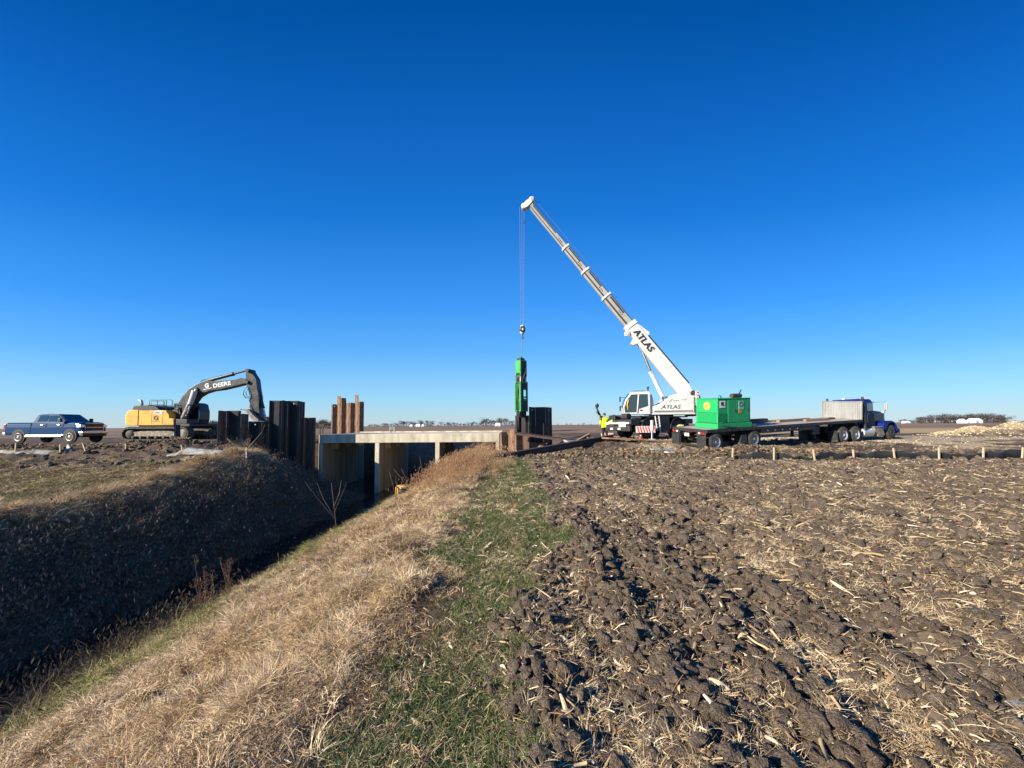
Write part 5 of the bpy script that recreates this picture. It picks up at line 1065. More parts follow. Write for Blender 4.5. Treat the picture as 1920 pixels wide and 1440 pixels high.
# ------------------------------------------------------------ crane
def crane():
    zg = .66; MC = frame((9.95, 27.8, zg), R(210)); t = thing('mobile_crane', 'white telescopic mobile crane with its boom raised to the left', 'crane', MC)
    W, K, D = MAT['white'], MAT['black'], MAT['darkgrey']
    MB().bb(-3.0, 2.6, -1.0, 1.0, .62, 1.32).build('chassis', K, t, .03)
    MB().prism([(-3.1, 1.36), (-3.1, 1.0), (-2.3, 1.0), (-2.25, 1.36)], -1.25, 1.25).build('rear_deck', D, t, .02)
    for s_ in (-1, 1):
        for x in (1.45, -1.45):
            road_wheel(t, (x, s_*1.0, .67), .67, .46, s_, rim='darkgrey', rr=.56, dish=.3)
            prof = [(x+.86*math.cos(A), .67+.80*math.sin(A)) for A in (0, .4, .8, 1.2, 1.57, 1.94, 2.34, 2.74, 3.14)]; inner = [(x+.80*math.cos(A), .67+.75*math.sin(A)) for A in (3.14, 2.74, 2.34, 1.94, 1.57, 1.2, .8, .4, 0)]
            MB().prism(prof+inner, min(s_*.72, s_*1.26), max(s_*.72, s_*1.26)).build('fender', D, t, .01)
        a, b = sorted((s_*.85, s_*1.24)); MB().bb(-.55, .55, a, b, .38, 1.45).build('side_locker', D, t, .03)
        MB().bb(-.5, .5, a-.006*(s_ < 0), b+.006, .9, .915).build('locker_seam', K, t)
    MB().bb(-2.6, 2.4, -1.22, 1.22, 1.47, 1.55).build('deck_plate', D, t, .01)
    # front platform
    MB().bb(2.42, 3.25, -1.22, 1.22, .95, 1.30).build('front_platform', K, t, .04)
    MB().bb(3.2, 3.42, -1.24, 1.24, .52, .92).build('front_bumper', K, t, .05)
    MB().bb(3.2, 3.43, -1.2, 1.2, 1.0, 1.12).build('bumper_strip', W, t, .02)
    for s_ in (-1, 1):
        MB().bb(3.42, 3.46, s_*.75-.16, s_*.75+.16, .98, 1.13).build('headlight', MAT['lamp'], t, .02); MB().bb(3.42, 3.45, s_*.35-.12, s_*.35+.12, .62, .76).build('fog_light', MAT['lamp'], t, .02)
    MB().bb(3.44, 3.46, .35, .95, .82, 1.14).build('notice_plate', MAT['plate'], t)
    MB().cyl((2.9, .2, 1.5), (2.9, .75, 1.5), .22, n=18).build('cable_reel', K, t, .01)
    for k in range(3): MB().tube([(2.6+.2*k, -.9, 1.35), (2.7+.2*k, -.5, 1.55+.05*k), (2.9, 0, 1.5), (3.0, .3, 1.45)], .035, 6).build('hydraulic_hose', K, t)
    MB().bb(2.5, 3.1, -.95, -.35, 1.31, 1.62).build('equipment_box', D, t, .03)
    # folded mirror arm on the far front corner
    Cn = [at(1149, 792, 27.0), at(1140, 789, 27.0), at(1126, 781, 27.0), at(1120, 770, 27.0), at(1118, 760, 27.0), at(1121, 757, 27.0)]
    ar = MB().tube(Cn, .085, 8).build('mirror_arm', K, t, world=True)
    MB().box(at(1119.5, 761, 26.95), (.24, .2, .22)).build('mirror_head', K, ar, .06, world=True)
    for q in (at(1118.5, 771, 26.85), at(1124, 783, 26.85)): MB().box(q, (.10, .12, .3)).build('arm_joint', MAT['alu'], ar, .02, world=True)
    # outriggers
    def outrig(pxa, pxb, r0, r1, y_, jx, jt, jb, yj):
        a, b = at(pxa, r0, y_), at(pxb, r0, y_-.2); c = at(pxb, r1, y_-.2); h = a.z-c.z+.0
        bm = MB().bar((a.x, a.y, a.z-h/2), (b.x, b.y, a.z-h/2), .36, h).build('outrigger_beam', W, t, .01, world=True)
        n = 7; u = Vector((b.x-a.x, b.y-a.y, 0)); Ln = u.length; u.normalize(); nrm = Vector((u.y, -u.x, 0))
        for k in range(n):
            s0 = Ln*k/n+.02; s1 = s0+Ln/n*.5; p = Vector((a.x, a.y, 0))+nrm*.184
            vs = [p+u*s0+Vector((0, 0, a.z-.02)), p+u*s1+Vector((0, 0, a.z-.02)), p+u*min(Ln, s1+.12)+Vector((0, 0, a.z-h+.02)), p+u*min(Ln, s0+.12)+Vector((0, 0, a.z-h+.02))]
            MB().slab(vs, nrm*.004).build('red_stripe', MAT['redpaint'], bm, world=True)
        jt_, jb_ = at(jx, jt, yj), at(jx, jb, yj); MB().cyl(jt_, jt_.lerp(jb_, .55), .10, n=14).build('jack_leg', W, t, world=True); MB().cyl(jt_.lerp(jb_, .5), jb_, .06, n=12).build('jack_rod', MAT['chrome'], t, world=True)
        MB().cyl(jb_-Vector((0, 0, .07)), jb_, .30, .22, n=18).build('outrigger_pad', W, t, world=True)
    outrig(1192, 1228, 799, 811, 25.3, 1222.5, 788, 823, 25.0)
    outrig(1127, 1150, 812, 818, 29.0, 1131, 800, 818.5, 29.2)
    # ladder
    for a_, b_ in (((1228, 780), (1232, 806)), ((1235, 780), (1239, 812))): MB().bar(at(*a_, 25.9), at(*b_, 25.4), .06, .05).build('ladder_rail', W, t, world=True)
    for k in range(5):
        f = .15+k*.2; MB().bar(at(1228+4*f, 780+28*f, 25.9-.5*f), at(1235+4*f, 780+28*f, 25.9-.5*f), .04, .03).build('ladder_rung', MAT['alu'], t, world=True)
    # slewing upper part
    F0 = at(1294, 748, 28.1); T0 = at(994, 385, 29.5)
    h = Vector((T0.x-F0.x, T0.y-F0.y, 0)).normalized(); ang = math.atan2(h.y, h.x)
    MS = frame((10.95, 28.3, zg), ang); S = lambda: MB(M=MS)
    S().cyl((0, 0, 1.4), (0, 0, 1.66), .85, n=30).build('slewing_ring', K, t, world=True)
    S().bb(-2.4, 1.0, -1.1, 1.12, 1.66, 1.78).build('turntable', W, t, .02, world=True)
    body = [(.82, 1.785), (.82, 2.25), (.30, 2.42), (-.05, 2.62), (-.45, 3.0), (-.7, 3.08), (-1.55, 3.10), (-2.0, 2.95), (-2.0, 1.785)]
    bd = S().prism(body, .56, 1.12).build('side_housing', W, t, .05, world=True); S().prism(body, -1.12, -.56).build('side_housing', W, t, .05, world=True)
    S().prism([(-1.2, 1.785), (-2.0, 1.785), (-2.0, 2.6), (-1.6, 2.7)], -.55, .55).build('boom_bracket', D, t, .02, world=True)
    S().bb(-1.9, .75, 1.121, 1.128, 1.86, 1.93).build('vent_strip', D, t, world=True)
    R3 = MS.to_3x3(); xr = R3 @ Vector((-1, 0, 0)); zz = Vector((0, 0, 1))
    text('ATLAS', .34, MAT['ink'], bd, MS @ Vector((.25, 1.135, 2.08)), xr, zz, shear=.25, sx=1.3)
    S().tube([(-.3, 1.132, 2.55), (-.5, 1.132, 2.72), (-.62, 1.132, 2.6), (-.95, 1.132, 2.66)], .012, 4).build('scroll_mark', MAT['ink'], bd, world=True)
    S().tube([(-1.15, 1.132, 2.74), (-1.3, 1.132, 2.66), (-1.5, 1.132, 2.76)], .012, 4).build('scroll_mark', MAT['ink'], bd, world=True)
    # tail
    S().bb(-2.62, -2.02, -1.2, 1.2, 1.55, 2.2).build('counterweight', K, t, .05, world=True)
    S().bb(-2.5, -2.03, -1.1, .94, 2.22, 3.0).build('winch_guard', MAT['alu'], t, .05, world=True)
    wg = S().bb(-2.30, -2.12, .95, 1.2, 2.25, 3.3).build('tail_panel', W, t, .02, world=True)
    for k in range(5):
        z0 = 2.28+k*.2; S().prism([(-2.29, z0), (-2.13, z0+.1), (-2.13, z0+.2), (-2.29, z0+.1)], 1.201, 1.206).build('red_stripe', MAT['redpaint'], wg, world=True)
    S().cyl((-2.2, -.4, 3.2), (-2.2, .4, 3.2), .2, n=18).build('winch_drum', D, t, world=True)
    # cab
    cz0, cz1 = 1.68, 3.32; cy0, cy1 = .38, 1.22
    ol = [(1.0, cz0), (2.85, cz0), (2.9, cz0+.5), (2.72, cz0+1.05), (2.38, cz1-.12), (2.2, cz1), (1.05, cz1), (.98, cz1-.1)]
    cab = S().prism(ol, cy0, cy1).build('cab', W, t, .05, world=True)
    S().prism([(1.16, 2.28), (1.86, 2.06), (1.72, 3.12), (1.18, 3.12)], cy1+.002, cy1+.016).build('door_window', MAT['glass'], cab, .01, world=True)
    S().prism([(1.98, 1.85), (2.76, 1.82), (2.80, 2.2), (2.62, 2.7), (2.3, 3.1), (1.86, 3.12)], cy1+.002, cy1+.016).build('front_side_window', MAT['glass'], cab, .01, world=True)
    S().prism([(2.86, 2.2), (2.73, 2.7), (2.42, 3.18), (2.46, 3.2), (2.78, 2.72), (2.92, 2.2)], cy0+.06, cy1-.06).build('windscreen', MAT['glass'], cab, world=True)
    S().tube([(1.92, cy1+.03, 1.8), (1.88, cy1+.03, 2.2), (1.78, cy1+.03, 3.14)], .035, 6).build('door_pillar', W, cab, world=True)
    S().tube([(2.55, cy1+.03, 2.0), (2.6, cy1+.03, 2.4), (2.5, cy1+.03, 2.75)], .05, 6).build('hose_loop', MAT['yellow'], cab, world=True)
    S().bb(1.6, 1.74, cy1+.01, cy1+.05, 1.95, 2.02).build('door_handle', K, cab, world=True)
    S().bb(1.3, 2.2, .5, 1.1, cz1, cz1+.06).build('roof_window', MAT['glass'], cab, world=True)
    for z_ in (2.9, 2.25): S().tube([(2.75, cy1-.1, z_), (3.1, cy1+.05, z_)], .02, 6).bb(3.06, 3.14, cy1-.05, cy1+.12, z_-.3, z_+.05).build('mirror', K, cab, .02, world=True)
    S().cyl((1.1, 1.0, cz1), (1.1, 1.0, cz1+.22), .05, n=10).cyl((1.1, 1.0, cz1+.2), (1.1, 1.0, cz1+.34), .08, n=12).build('beacon', K, cab, world=True)
    S().bb(.84, .98, .4, 1.1, 1.8, 3.1).tube([(.9, .6, 3.0), (.8, .6, 2.9), (.76, .6, 2.3)], .14, 10).build('air_intake', W, t, .04, world=True)
    # boom
    d = (T0-F0).normalized(); sd_ = d.cross(Vector((0, 0, 1))).normalized(); up = sd_.cross(d)      # sd_ points away or to us
    if sd_.y > 0: sd_n = -sd_
    else: sd_n = sd_
    Lb = (T0-F0).length
    def sec(c, w_, h_):
        return [c+sd_n*a+up*b for a, b in ((-w_/2, h_/2), (w_/2, h_/2), (w_/2, -h_*.12), (w_*.40, -h_*.34), (w_*.2, -h_/2), (-w_*.2, -h_/2), (-w_*.40, -h_*.34), (-w_/2, -h_*.12))]
    def fr(px, row):
        """distance along the boom under a pixel"""
        best = min(range(0, 1001), key=lambda k: (lambda q: (q[0]-px)**2+(q[1]-row)**2)(proj(F0.lerp(T0, k/1000)))); return Lb*best/1000
    marks = [fr(1179, 607), fr(1137, 556), fr(1098, 508), fr(1062, 463)]
    base = loft(MB(), [sec(F0-d*.25-up*.05, .80, .60), sec(F0+d*.9, .86, .98), sec(F0+d*(marks[0]-.1), .80, .86)]).build('boom_base', W, t, .02, world=True)
    wds = [(.62, .66), (.54, .58), (.46, .50), (.38, .41)]; ends = marks[1:]+[Lb]
    for k in range(4):
        a, b = marks[k]-.3, ends[k]; w_, h_ = wds[k]; m_ = loft(MB(), [sec(F0+d*a, w_, h_), sec(F0+d*b, w_, h_)]).build('boom_section', MAT['boomgrey'], t, .015, world=True)
        if k < 3: loft(MB(), [sec(F0+d*(b-.10), w_+.12, h_+.13), sec(F0+d*(b+.06), w_+.12, h_+.13)]).build('boom_collar', W, t, .01, world=True)
        MB().slab([F0+d*(a+.02)+sd_n*(w_*.5+.002)-up*h_*.16, F0+d*(b-.14)+sd_n*(w_*.5+.002)-up*h_*.16, F0+d*(b-.14)+sd_n*(w_*.405)-up*(h_*.34+.002), F0+d*(a+.02)+sd_n*(w_*.405)-up*(h_*.34+.002)], sd_n*.004).build('underside_shade', MAT['black'], m_, world=True)  # black strip puts the shade of the boom underside into the colour
        MB().slab([F0+d*(a+.02)+sd_n*(w_*.5+.002)+up*h_*.42, F0+d*(b-.14)+sd_n*(w_*.5+.002)+up*h_*.42, F0+d*(b-.14)+sd_n*(w_*.5+.002)+up*h_*.53, F0+d*(a+.02)+sd_n*(w_*.5+.002)+up*h_*.53], -sd_n*.1).build('hose_track', MAT['black'], m_, world=True)
        s0 = a+.3+.28*(b-a); s1 = b-.25
        f_ = sd_n*(w_/2+.003)
        MB().slab([F0+d*s0+up*h_*.18+f_, F0+d*s1+up*h_*.18+f_, F0+d*s1+up*h_*.38+f_, F0+d*s0+up*h_*.38+f_], sd_n*.002).build('side_groove', MAT['black'], m_, world=True)
    loft(MB(), [sec(F0+d*(marks[0]-.35), .90, .96), sec(F0+d*(marks[0]-.02), .90, .96)]).build('boom_collar', W, t, .01, world=True)
    for s_ in (-1, 1):
        c = F0+d*(marks[0]-.5)-up*.5; MB().box(c+sd_n*s_*.3, (.3, .08, .3)).build('boom_lug', W, t, .02, world=True)
    MB().slab([F0+d*(marks[0]-1.1)-up*.42+sd_n*.2, F0+d*(marks[0]-1.6)-up*.42+sd_n*.2, F0+d*(marks[0]-1.5)-up*.80+sd_n*.2, F0+d*(marks[0]-1.3)-up*.85+sd_n*.2], -sd_n*.4).build('cable_guide', W, t, .01, world=True)
    # top track of the base
    MB().slab([F0+d*1.0+up*.49+sd_n*.36, F0+d*(marks[0]-1.6)+up*.45+sd_n*.34, F0+d*(marks[0]-1.6)+up*.56+sd_n*.34, F0+d*1.0+up*.60+sd_n*.36], -sd_n*.12).build('hose_track', K, t, world=True)
    MB().slab([F0+d*(marks[0]-1.7)+up*.45+sd_n*.34, F0+d*(marks[0]-.3)+up*.45+sd_n*.34, F0+d*(marks[0]-1.5)+up*.72+sd_n*.34], -sd_n*.5).build('top_bracket', W, t, .02, world=True)
    xt = -d; q = F0+d*(marks[0]-.7)-up*.24+sd_n*(.452)
    text('ATLAS', .66, MAT['ink'], base, q, xt, up, shear=.15, sx=1.02, off=.014)
    # lettering block on the upper tubes
    for k, (mk_, w_) in enumerate(((marks[1], .54), (marks[2], .46), (marks[3], .38), (marks[0], .62))):
        for j in range(3):
            a = F0+d*(mk_+(.45 if mk_ != marks[0] else .8)+.16*j)+sd_n*(w_/2+.003)
            MB().slab([a-up*.03, a+d*.09-up*.01, a+d*.09+up*.06, a+up*.05], sd_n*.002).build('stencil_mark', MAT['ink'], t, world=True)
    # head
    Hc = F0+d*Lb
    for s_ in (-1, 1): MB().slab([Hc+sd_n*s_*.2+d*.0+up*.24, Hc+sd_n*s_*.2+d*.36+up*.42, Hc+sd_n*s_*.2+d*.42-up*.1, Hc+sd_n*s_*.2+d*.28-up*.62, Hc+sd_n*s_*.2-d*.02-up*.5, Hc+sd_n*s_*.2-d*.06-up*.18], sd_n*.05).build('head_plate', W, t, .03, world=True)
    for o_ in (d*.2+up*.34, d*.18-up*.44): c = Hc+o_; MB().lathe([(-.22, .05), (-.22, .24), (-.1, .2), (0, .24), (.1, .2), (.22, .24), (.22, .05)], c, sd_n, 20).build('head_sheave', W, t, world=True)
    # luffing cylinder
    ca, cb = at(1205, 661, 28.75), at(1246, 752, 28.35); mid = at(1221, 700, 28.65)
    cy = MB().cyl(cb, mid, .15, n=18).cyl(mid, mid+(ca-mid).normalized()*.14, .18, n=18).build('luffing_cylinder', W, t, world=True); MB().cyl(mid, ca, .095, n=14).build('piston_rod', MAT['chrome'], cy, world=True)
    MB().tube([mid+sd_n*.16, ca.lerp(mid, .5)+sd_n*.17, ca+sd_n*.16], .025, 6).build('hydraulic_hose', K, cy, world=True)
    q1 = F0+d*(fr(1203, 655))-up*.38
    MB().slab([ca+sd_n*.22+d*.1, ca+sd_n*.22-d*.4+up*.1, q1+sd_n*.3-d*.8, q1+sd_n*.3+d*.2], -sd_n*.44).build('cylinder_bracket', W, t, .02, world=True)
    # ropes
    a = MS @ Vector((-2.2, .1, 3.4)); MB().cyl(a, F0+d*(fr(1230, 650))+up*.62, .014, n=6).build('hoist_rope', MAT['rope'], t, world=True)
    MB().cyl(F0+d*(fr(1230, 650))+up*.62, Hc+d*.2+up*.56, .010, n=6).build('hoist_rope', MAT['rope'], t, world=True)
    hb = at(979.5, 618, 29.5)
    for k, (ax_, ay_) in enumerate(((-.18, 398), (0, 396), (.18, 394))):
        top = Hc+d*.3-up*.6+Vector((ax_, 0, 0)); MB().cyl((hb.x+ax_*.6, hb.y, hb.z+.25), top, .011, n=6).build('hoist_rope', MAT['rope'], t, world=True)
    q = at(983.5, 415, 29.5); MB().cyl(q-Vector((0, 0, .12)), q+Vector((0, 0, .12)), .05, n=8).build('limit_weight', K, t, world=True)
    hk = MB().lathe([(-.40, 0), (-.36, .12), (-.2, .2), (.0, .22), (.2, .19), (.34, .12), (.38, 0)], hb, (0, 0, 1), 18).build('hook_block', MAT['white'], t, world=True)
    MB().lathe([(-.24, .12), (-.23, .235), (.23, .235), (.24, .12)], hb, (0, 1, 0), 20).build('block_sheave', D, hk, world=True)
    MB().tube([hb+Vector((0, 0, -.38)), hb+Vector((0, 0, -.55)), hb+Vector((.09, 0, -.66)), hb+Vector((0, 0, -.76)), hb+Vector((-.08, 0, -.68))], .035, 8).build('hook', K, hk, world=True)
def proj(p):
    v = CM.transposed() @ (Vector(p)-Vector((0, 0, CAMZ))); return (960+F*v.x/-v.z, 720-(F*v.y/-v.z-SHIFT*1920))
crane()
def cone(px, row, y, label):
    p = at(px, row, y); t = thing('safety_cone', label, 'cone', frame(p))
    MB().bb(-.2, .2, -.2, .2, 0, .04).build('foot', MAT['black'], t, .01); MB().cyl((0, 0, .04), (0, 0, .5), .15, .03, n=16).build('body', MAT['redpaint'], t)
    MB().cyl((0, 0, .2), (0, 0, .32), .112, .082, n=16).build('white_band', MAT['plate'], t)
cone(1201, 823, 25.6, 'red and white cone on the ground left of the crane outrigger leg'); cone(1251, 822, 26.0, 'red and white cone between the crane wheels')

# ------------------------------------------------------------ pile hammer
def hammer():
    c = at(977.5, 776, 29.5); top = at(977.5, 673, 29.5); Hh = top.z-c.z; M = frame(c, R(38)); t = thing('vibratory_hammer', 'tall worn green pile hammer hanging from the crane hook', 'pile hammer', M); G, K = MAT['greenham'], MAT['black']
    a = .31; f = lambda r: (776-r)/103*Hh
    MB().bb(-a, a, -a, a, f(708), f(676)).build('upper_housing', G, t, .02)
    MB().bb(-a*.7, a*.7, -a*.7, a*.7, f(676), f(672)).build('top_cap', K, t, .03)
    MB().bb(-a+.1, a-.01, -a-.02, -a-.002, f(707), f(678)).build('shade_plate', K, t)  # black plates added to darken the hammer's shaded right face
    MB().bb(-a+.1, a-.02, -a-.075, -a-.062, f(770), f(752)).bb(-a+.1, a-.02, -a-.075, -a-.062, f(732), f(720)).bb(-a+.1, -.08, -a-.075, -a-.062, f(752), f(732)).build('shade_plate', K, t)
    MB().tube([(-.12, 0, f(673)), (-.1, 0, f(669)), (.1, 0, f(669)), (.12, 0, f(673))], .035, 8).build('lifting_bail', G, t)
    MB().bb(-a*.8, a*.8, -a*.8, a*.8, f(716), f(708)).build('spring_block', K, t, .03)
    for x, y in ((-a, -a), (a, -a), (-a, a), (a, a)): MB().cyl((x*.8, y*.8, f(717)), (x*.8, y*.8, f(707)), .07, n=10).build('spring_bolt', MAT['alu'], t)
    MB().bb(-a-.06, a+.06, -a-.06, a+.06, f(719), f(716.5)).build('flange_plate', G, t, .01)
    for x, y in ((-a, -a), (a, -a), (-a, a), (a, a)): MB().bb(x-.06, x+.06, y-.06, y+.06, f(772), f(719)).build('corner_post', G, t, .01)
    for zz in (f(745), f(770)): MB().bb(-a-.03, a+.03, -a-.03, a+.03, zz-.05, zz+.05).build('tie_plate', G, t, .01)
    MB().bb(-a+.05, -.02, -a+.06, a-.06, f(770), f(722)).build('gear_case', G, t, .02); MB().bb(.06, a-.05, -a+.06, a-.06, f(730), f(721)).bb(.06, a-.05, -a+.06, a-.06, f(771), f(748)).build('gear_case', K, t, .02)
    for y in (-a-.03, a+.01): MB().bb(-a+.08, a-.08, y, y+.02, f(768), f(750)).build('side_plate', G, t)
    for s_ in (-1, 1): MB().prism([(s_*.05, f(771)), (s_*.33, f(771)), (s_*.36, f(777)), (s_*.25, f(783)), (s_*.10, f(783))], -.2, .2).build('clamp_jaw', K, t, .02)
    for o_ in (-.2, -.05, .1): MB().tube([(-a-.02, o_, f(700)), (-a-.12, o_, f(707)), (-a-.08, o_, f(722)), (-a-.1, o_*.5, f(760)), (-a-.02, o_*.4, f(785)), (-a+.02, o_*.4, f(806))], .028, 6).build('hydraulic_hose', K, t)
    MB().tube([(a*.5, -a-.05, f(690)), (a*.2, -a-.16, f(700)), (-.1, -a-.12, f(708)), (-.2, -a-.08, f(720))], .04, 8).build('hydraulic_hose', K, t)
    tp = at(977.5, 672, 29.5); hk = at(979.5, 631, 29.5); s = MB().cyl(tp, hk, .022, n=8).build('lifting_sling', MAT['rope'], t, world=True)
hammer()

# ------------------------------------------------------------ person
def skin(name, verts, edges, radii, m, parent, lv=2):
    me = bpy.data.meshes.new(name); me.from_pydata(verts, edges, []); me.materials.append(m); o = bpy.data.objects.new(name, me); link(o, parent)
    md = o.modifiers.new('skin', 'SKIN'); md.use_smooth_shade = True
    sv = me.skin_vertices[0].data if me.skin_vertices else None
    if sv is None:
        bpy.context.view_layer.objects.active = o; o.select_set(True); bpy.ops.object.modifier_remove(modifier='skin'); bpy.ops.object.modifier_add(type='SKIN'); o.modifiers[-1].use_smooth_shade = True; sv = me.skin_vertices[0].data; o.select_set(False)
    for i, r in enumerate(radii): sv[i].radius = r if isinstance(r, tuple) else (r, r); sv[i].use_root = (i == 0)
    sb = o.modifiers.new('sub', 'SUBSURF'); sb.levels = lv; sb.render_levels = lv; return o
def person():
    p = at(1134.5, 822.5, 27.0); t = thing('person', 'worker seen from behind in bright yellow jacket and black trousers', 'person', frame(p, R(8)))
    # local: facing +y (away from the camera), x to the right
    body_v = [(0, 0, .95), (0, 0, 1.2), (0, -.01, 1.42), (0, .02, 1.52), (-.1, 0, .88), (-.12, .02, .48), (-.13, -.02, .08), (-.14, .12, .04), (.1, 0, .88), (.13, .03, .48), (.14, -.01, .08), (.15, .13, .04),
              (-.2, 0, 1.40), (-.27, .02, 1.14), (-.24, .16, .95), (.2, 0, 1.40), (.30, .12, 1.18), (.34, .34, 1.12)]
    e = [(0, 1), (1, 2), (2, 3), (0, 4), (4, 5), (5, 6), (6, 7), (0, 8), (8, 9), (9, 10), (10, 11), (2, 12), (12, 13), (13, 14), (2, 15), (15, 16), (16, 17)]
    r = [(.15, .11), (.15, .11), (.15, .10), .055, .09, .065, .045, .04, .09, .065, .045, .04, .06, .045, .035, .06, .045, .035]
    body = skin('body', body_v, e, r, MAT['skin'], t, 1)
    # jacket and trousers
    skin('jacket', [(0, 0, .98), (0, 0, 1.2), (0, 0, 1.38), (0, .01, 1.48), (-.19, 0, 1.40), (-.29, .02, 1.14), (-.25, .16, .97), (.19, 0, 1.40), (.31, .12, 1.18), (.35, .33, 1.13), (0, 0, .86)],
         [(0, 1), (1, 2), (2, 3), (2, 4), (4, 5), (5, 6), (2, 7), (7, 8), (8, 9), (0, 10)], [(.22, .16), (.23, .165), (.22, .15), .09, .105, .085, .065, .105, .085, .065, (.21, .15)], MAT['hivis'], t)
    for s_ in (-1, 1): skin('trouser_leg', [(s_*.10, 0, .92), (s_*.12, .02, .5), (s_*.14, -.01, .12)], [(0, 1), (1, 2)], [.125, .095, .08], MAT['trousers'], t)
    for s_ in (-1, 1): MB().prism([(-.10, 0), (.20, 0), (.2, .07), (.06, .13), (-.10, .16)], s_*.14-.055, s_*.14+.055, fn=lambda x, y, z: (y, x, z)).build('boot', MAT['trousers'], t, .03)
    hd = MB().lathe([(-.12, 0), (-.115, .045), (-.06, .075), (0, .088), (.06, .082), (.1, .05), (.115, 0)], (0, .03, 1.66), (0, 0, 1), 18).build('head', MAT['skin'], t)
    MB().prism([(-.012, -.02), (.012, -.02), (0, .03)], .115, .14, fn=lambda x, y, z: (x, y, z+1.65)).build('nose', MAT['skin'], hd)
    for s_ in (-1, 1):
        MB().lathe([(-.012, 0), (0, .028), (.012, 0)], (s_*.09, .03, 1.65), (1, 0, 0), 10).build('ear', MAT['skin'], hd); MB().lathe([(-.008, 0), (0, .011), (.006, 0)], (s_*.03, .112, 1.67), (0, 1, 0), 8).build('eye', MAT['ink'], hd)
    MB().lathe([(-.035, .095), (.03, .1), (.085, .075), (.11, .03), (.115, 0)], (0, .022, 1.69), (0, 0, 1), 18).build('cap', MAT['ink'], t)
    MB().bb(-.07, .07, .10, .20, 1.685, 1.70).build('cap_peak', MAT['ink'], t, .01)
    # hands with fingers
    for hx, hy, hzz, up in ((-.245, .20, .93, 0), (.355, .40, 1.13, 1)):
        m = MB(); pd = Vector((0, .6, -.8)) if not up else Vector((0, 1, .1)); pd.normalize(); c = Vector((hx, hy, hzz)); m.bar(c-pd*.03, c+pd*.06, .085, .03, (0, 0, 1))
        for k in range(4):
            b0 = c+pd*.055+Vector(((k-1.5)*.021, 0, 0)); l = (.065, .078, .074, .058)[k]; m.tube([b0, b0+pd*l*.55, b0+pd*l+Vector((0, .0, -.02))], .0095, 6, .007)
        b0 = c+Vector((.045 if hx < 0 else -.045, 0, 0)); m.tube([b0, b0+pd*.035+Vector((.02 if hx < 0 else -.02, 0, 0)), b0+pd*.065+Vector((.018 if hx < 0 else -.018, 0, 0))], .011, 6, .008)
        m.build('hand', MAT['skin'], t, .008)
person()
# second hi-vis roll held near the crane front
p = at(1147, 790, 26.7); t = thing('rolled_vest', 'crumpled pale yellow vest hanging on the crane front beside the worker', 'vest', frame(p))
lm = clod('cloth', mk('pale_vest', (.62, .70, .14), rough=.8), 9, 3, .4); o = bpy.data.objects.new('cloth', lm); link(o, t); o.scale = (.26, .16, .22)

# ------------------------------------------------------------ twigs, saplings, weeds
def stemset(name, label, cat, b, stems, m, rad=.012, heads=None, group=None):
    t = thing(name, label, cat, frame(b), group=group)
    for pts, r in stems: MB().tube([Vector(q) for q in pts], r, 5, r*.35).build('stem', MAT[m], t)
    if heads:
        for pts in heads:
            mb = MB(); rs = random.Random(3)
            for q in pts:
                for k in range(6):
                    o_ = Vector((rs.uniform(-.035, .035), rs.uniform(-.035, .035), rs.uniform(-.05, .05))); c = Vector(q)+o_; s_ = .013
                    mb.add([c, c+Vector((s_, 0, s_)), c+Vector((0, s_, 2*s_)), c+Vector((-s_, -s_, s_))], [(0, 1, 2), (0, 2, 3), (0, 3, 1)])
            tag(mb.build('seed_head', MAT['seed'], t), kind='stuff')
    return t
def gpt(px, row, y): p = at(px, row, y); p.z = hz(p.x, p.y)-.03; return p
b = gpt(637, 1056, 7.0)
rel = lambda px, row, y, bb: at(px, row, y)-bb
stemset('sapling', 'thin pale leafless sapling on the near bank with a few upright twigs', 'sapling', b,
    [([(0, 0, 0), rel(630, 985, 7.0, b), rel(624, 930, 7.05, b), rel(621, 905, 7.1, b)], .0045), ([rel(629, 975, 7.0, b), rel(612, 955, 6.95, b), rel(580, 915, 6.9, b), rel(572, 903, 6.9, b)], .003),
     ([rel(628, 972, 7.0, b), rel(606, 935, 7.1, b), rel(594, 905, 7.15, b)], .0028), ([rel(627, 960, 7.0, b), rel(640, 930, 7.0, b), rel(650, 905, 7.0, b)], .0028), ([rel(626, 950, 7.0, b), rel(636, 925, 7.1, b), rel(640, 900, 7.1, b)], .004)], 'palestem')
for i, (bx, br, by, tops, lb) in enumerate([(770, 915, 20, [(738, 880), (752, 878)], 'dry twig leaning beside the yellow pump'), (745, 940, 17, [(730, 885), (742, 892)], 'pair of dry twigs rising below the yellow pump'), (795, 905, 19, [(787, 856), (793, 880)], 'dry twig standing in front of the middle pier'), (832, 985, 9.5, [(828, 945), (830, 952)], 'single pale stem on the near bank below the tall brush')]):
    if not tops: continue
    b = gpt(bx, br, by); stemset('dry_twig', lb, 'twig', b, [([(0, 0, 0), rel((bx+x)/2, (br+r)/2, by, b), rel(x, r, by, b)], .012) for x, r in tops], 'twig')
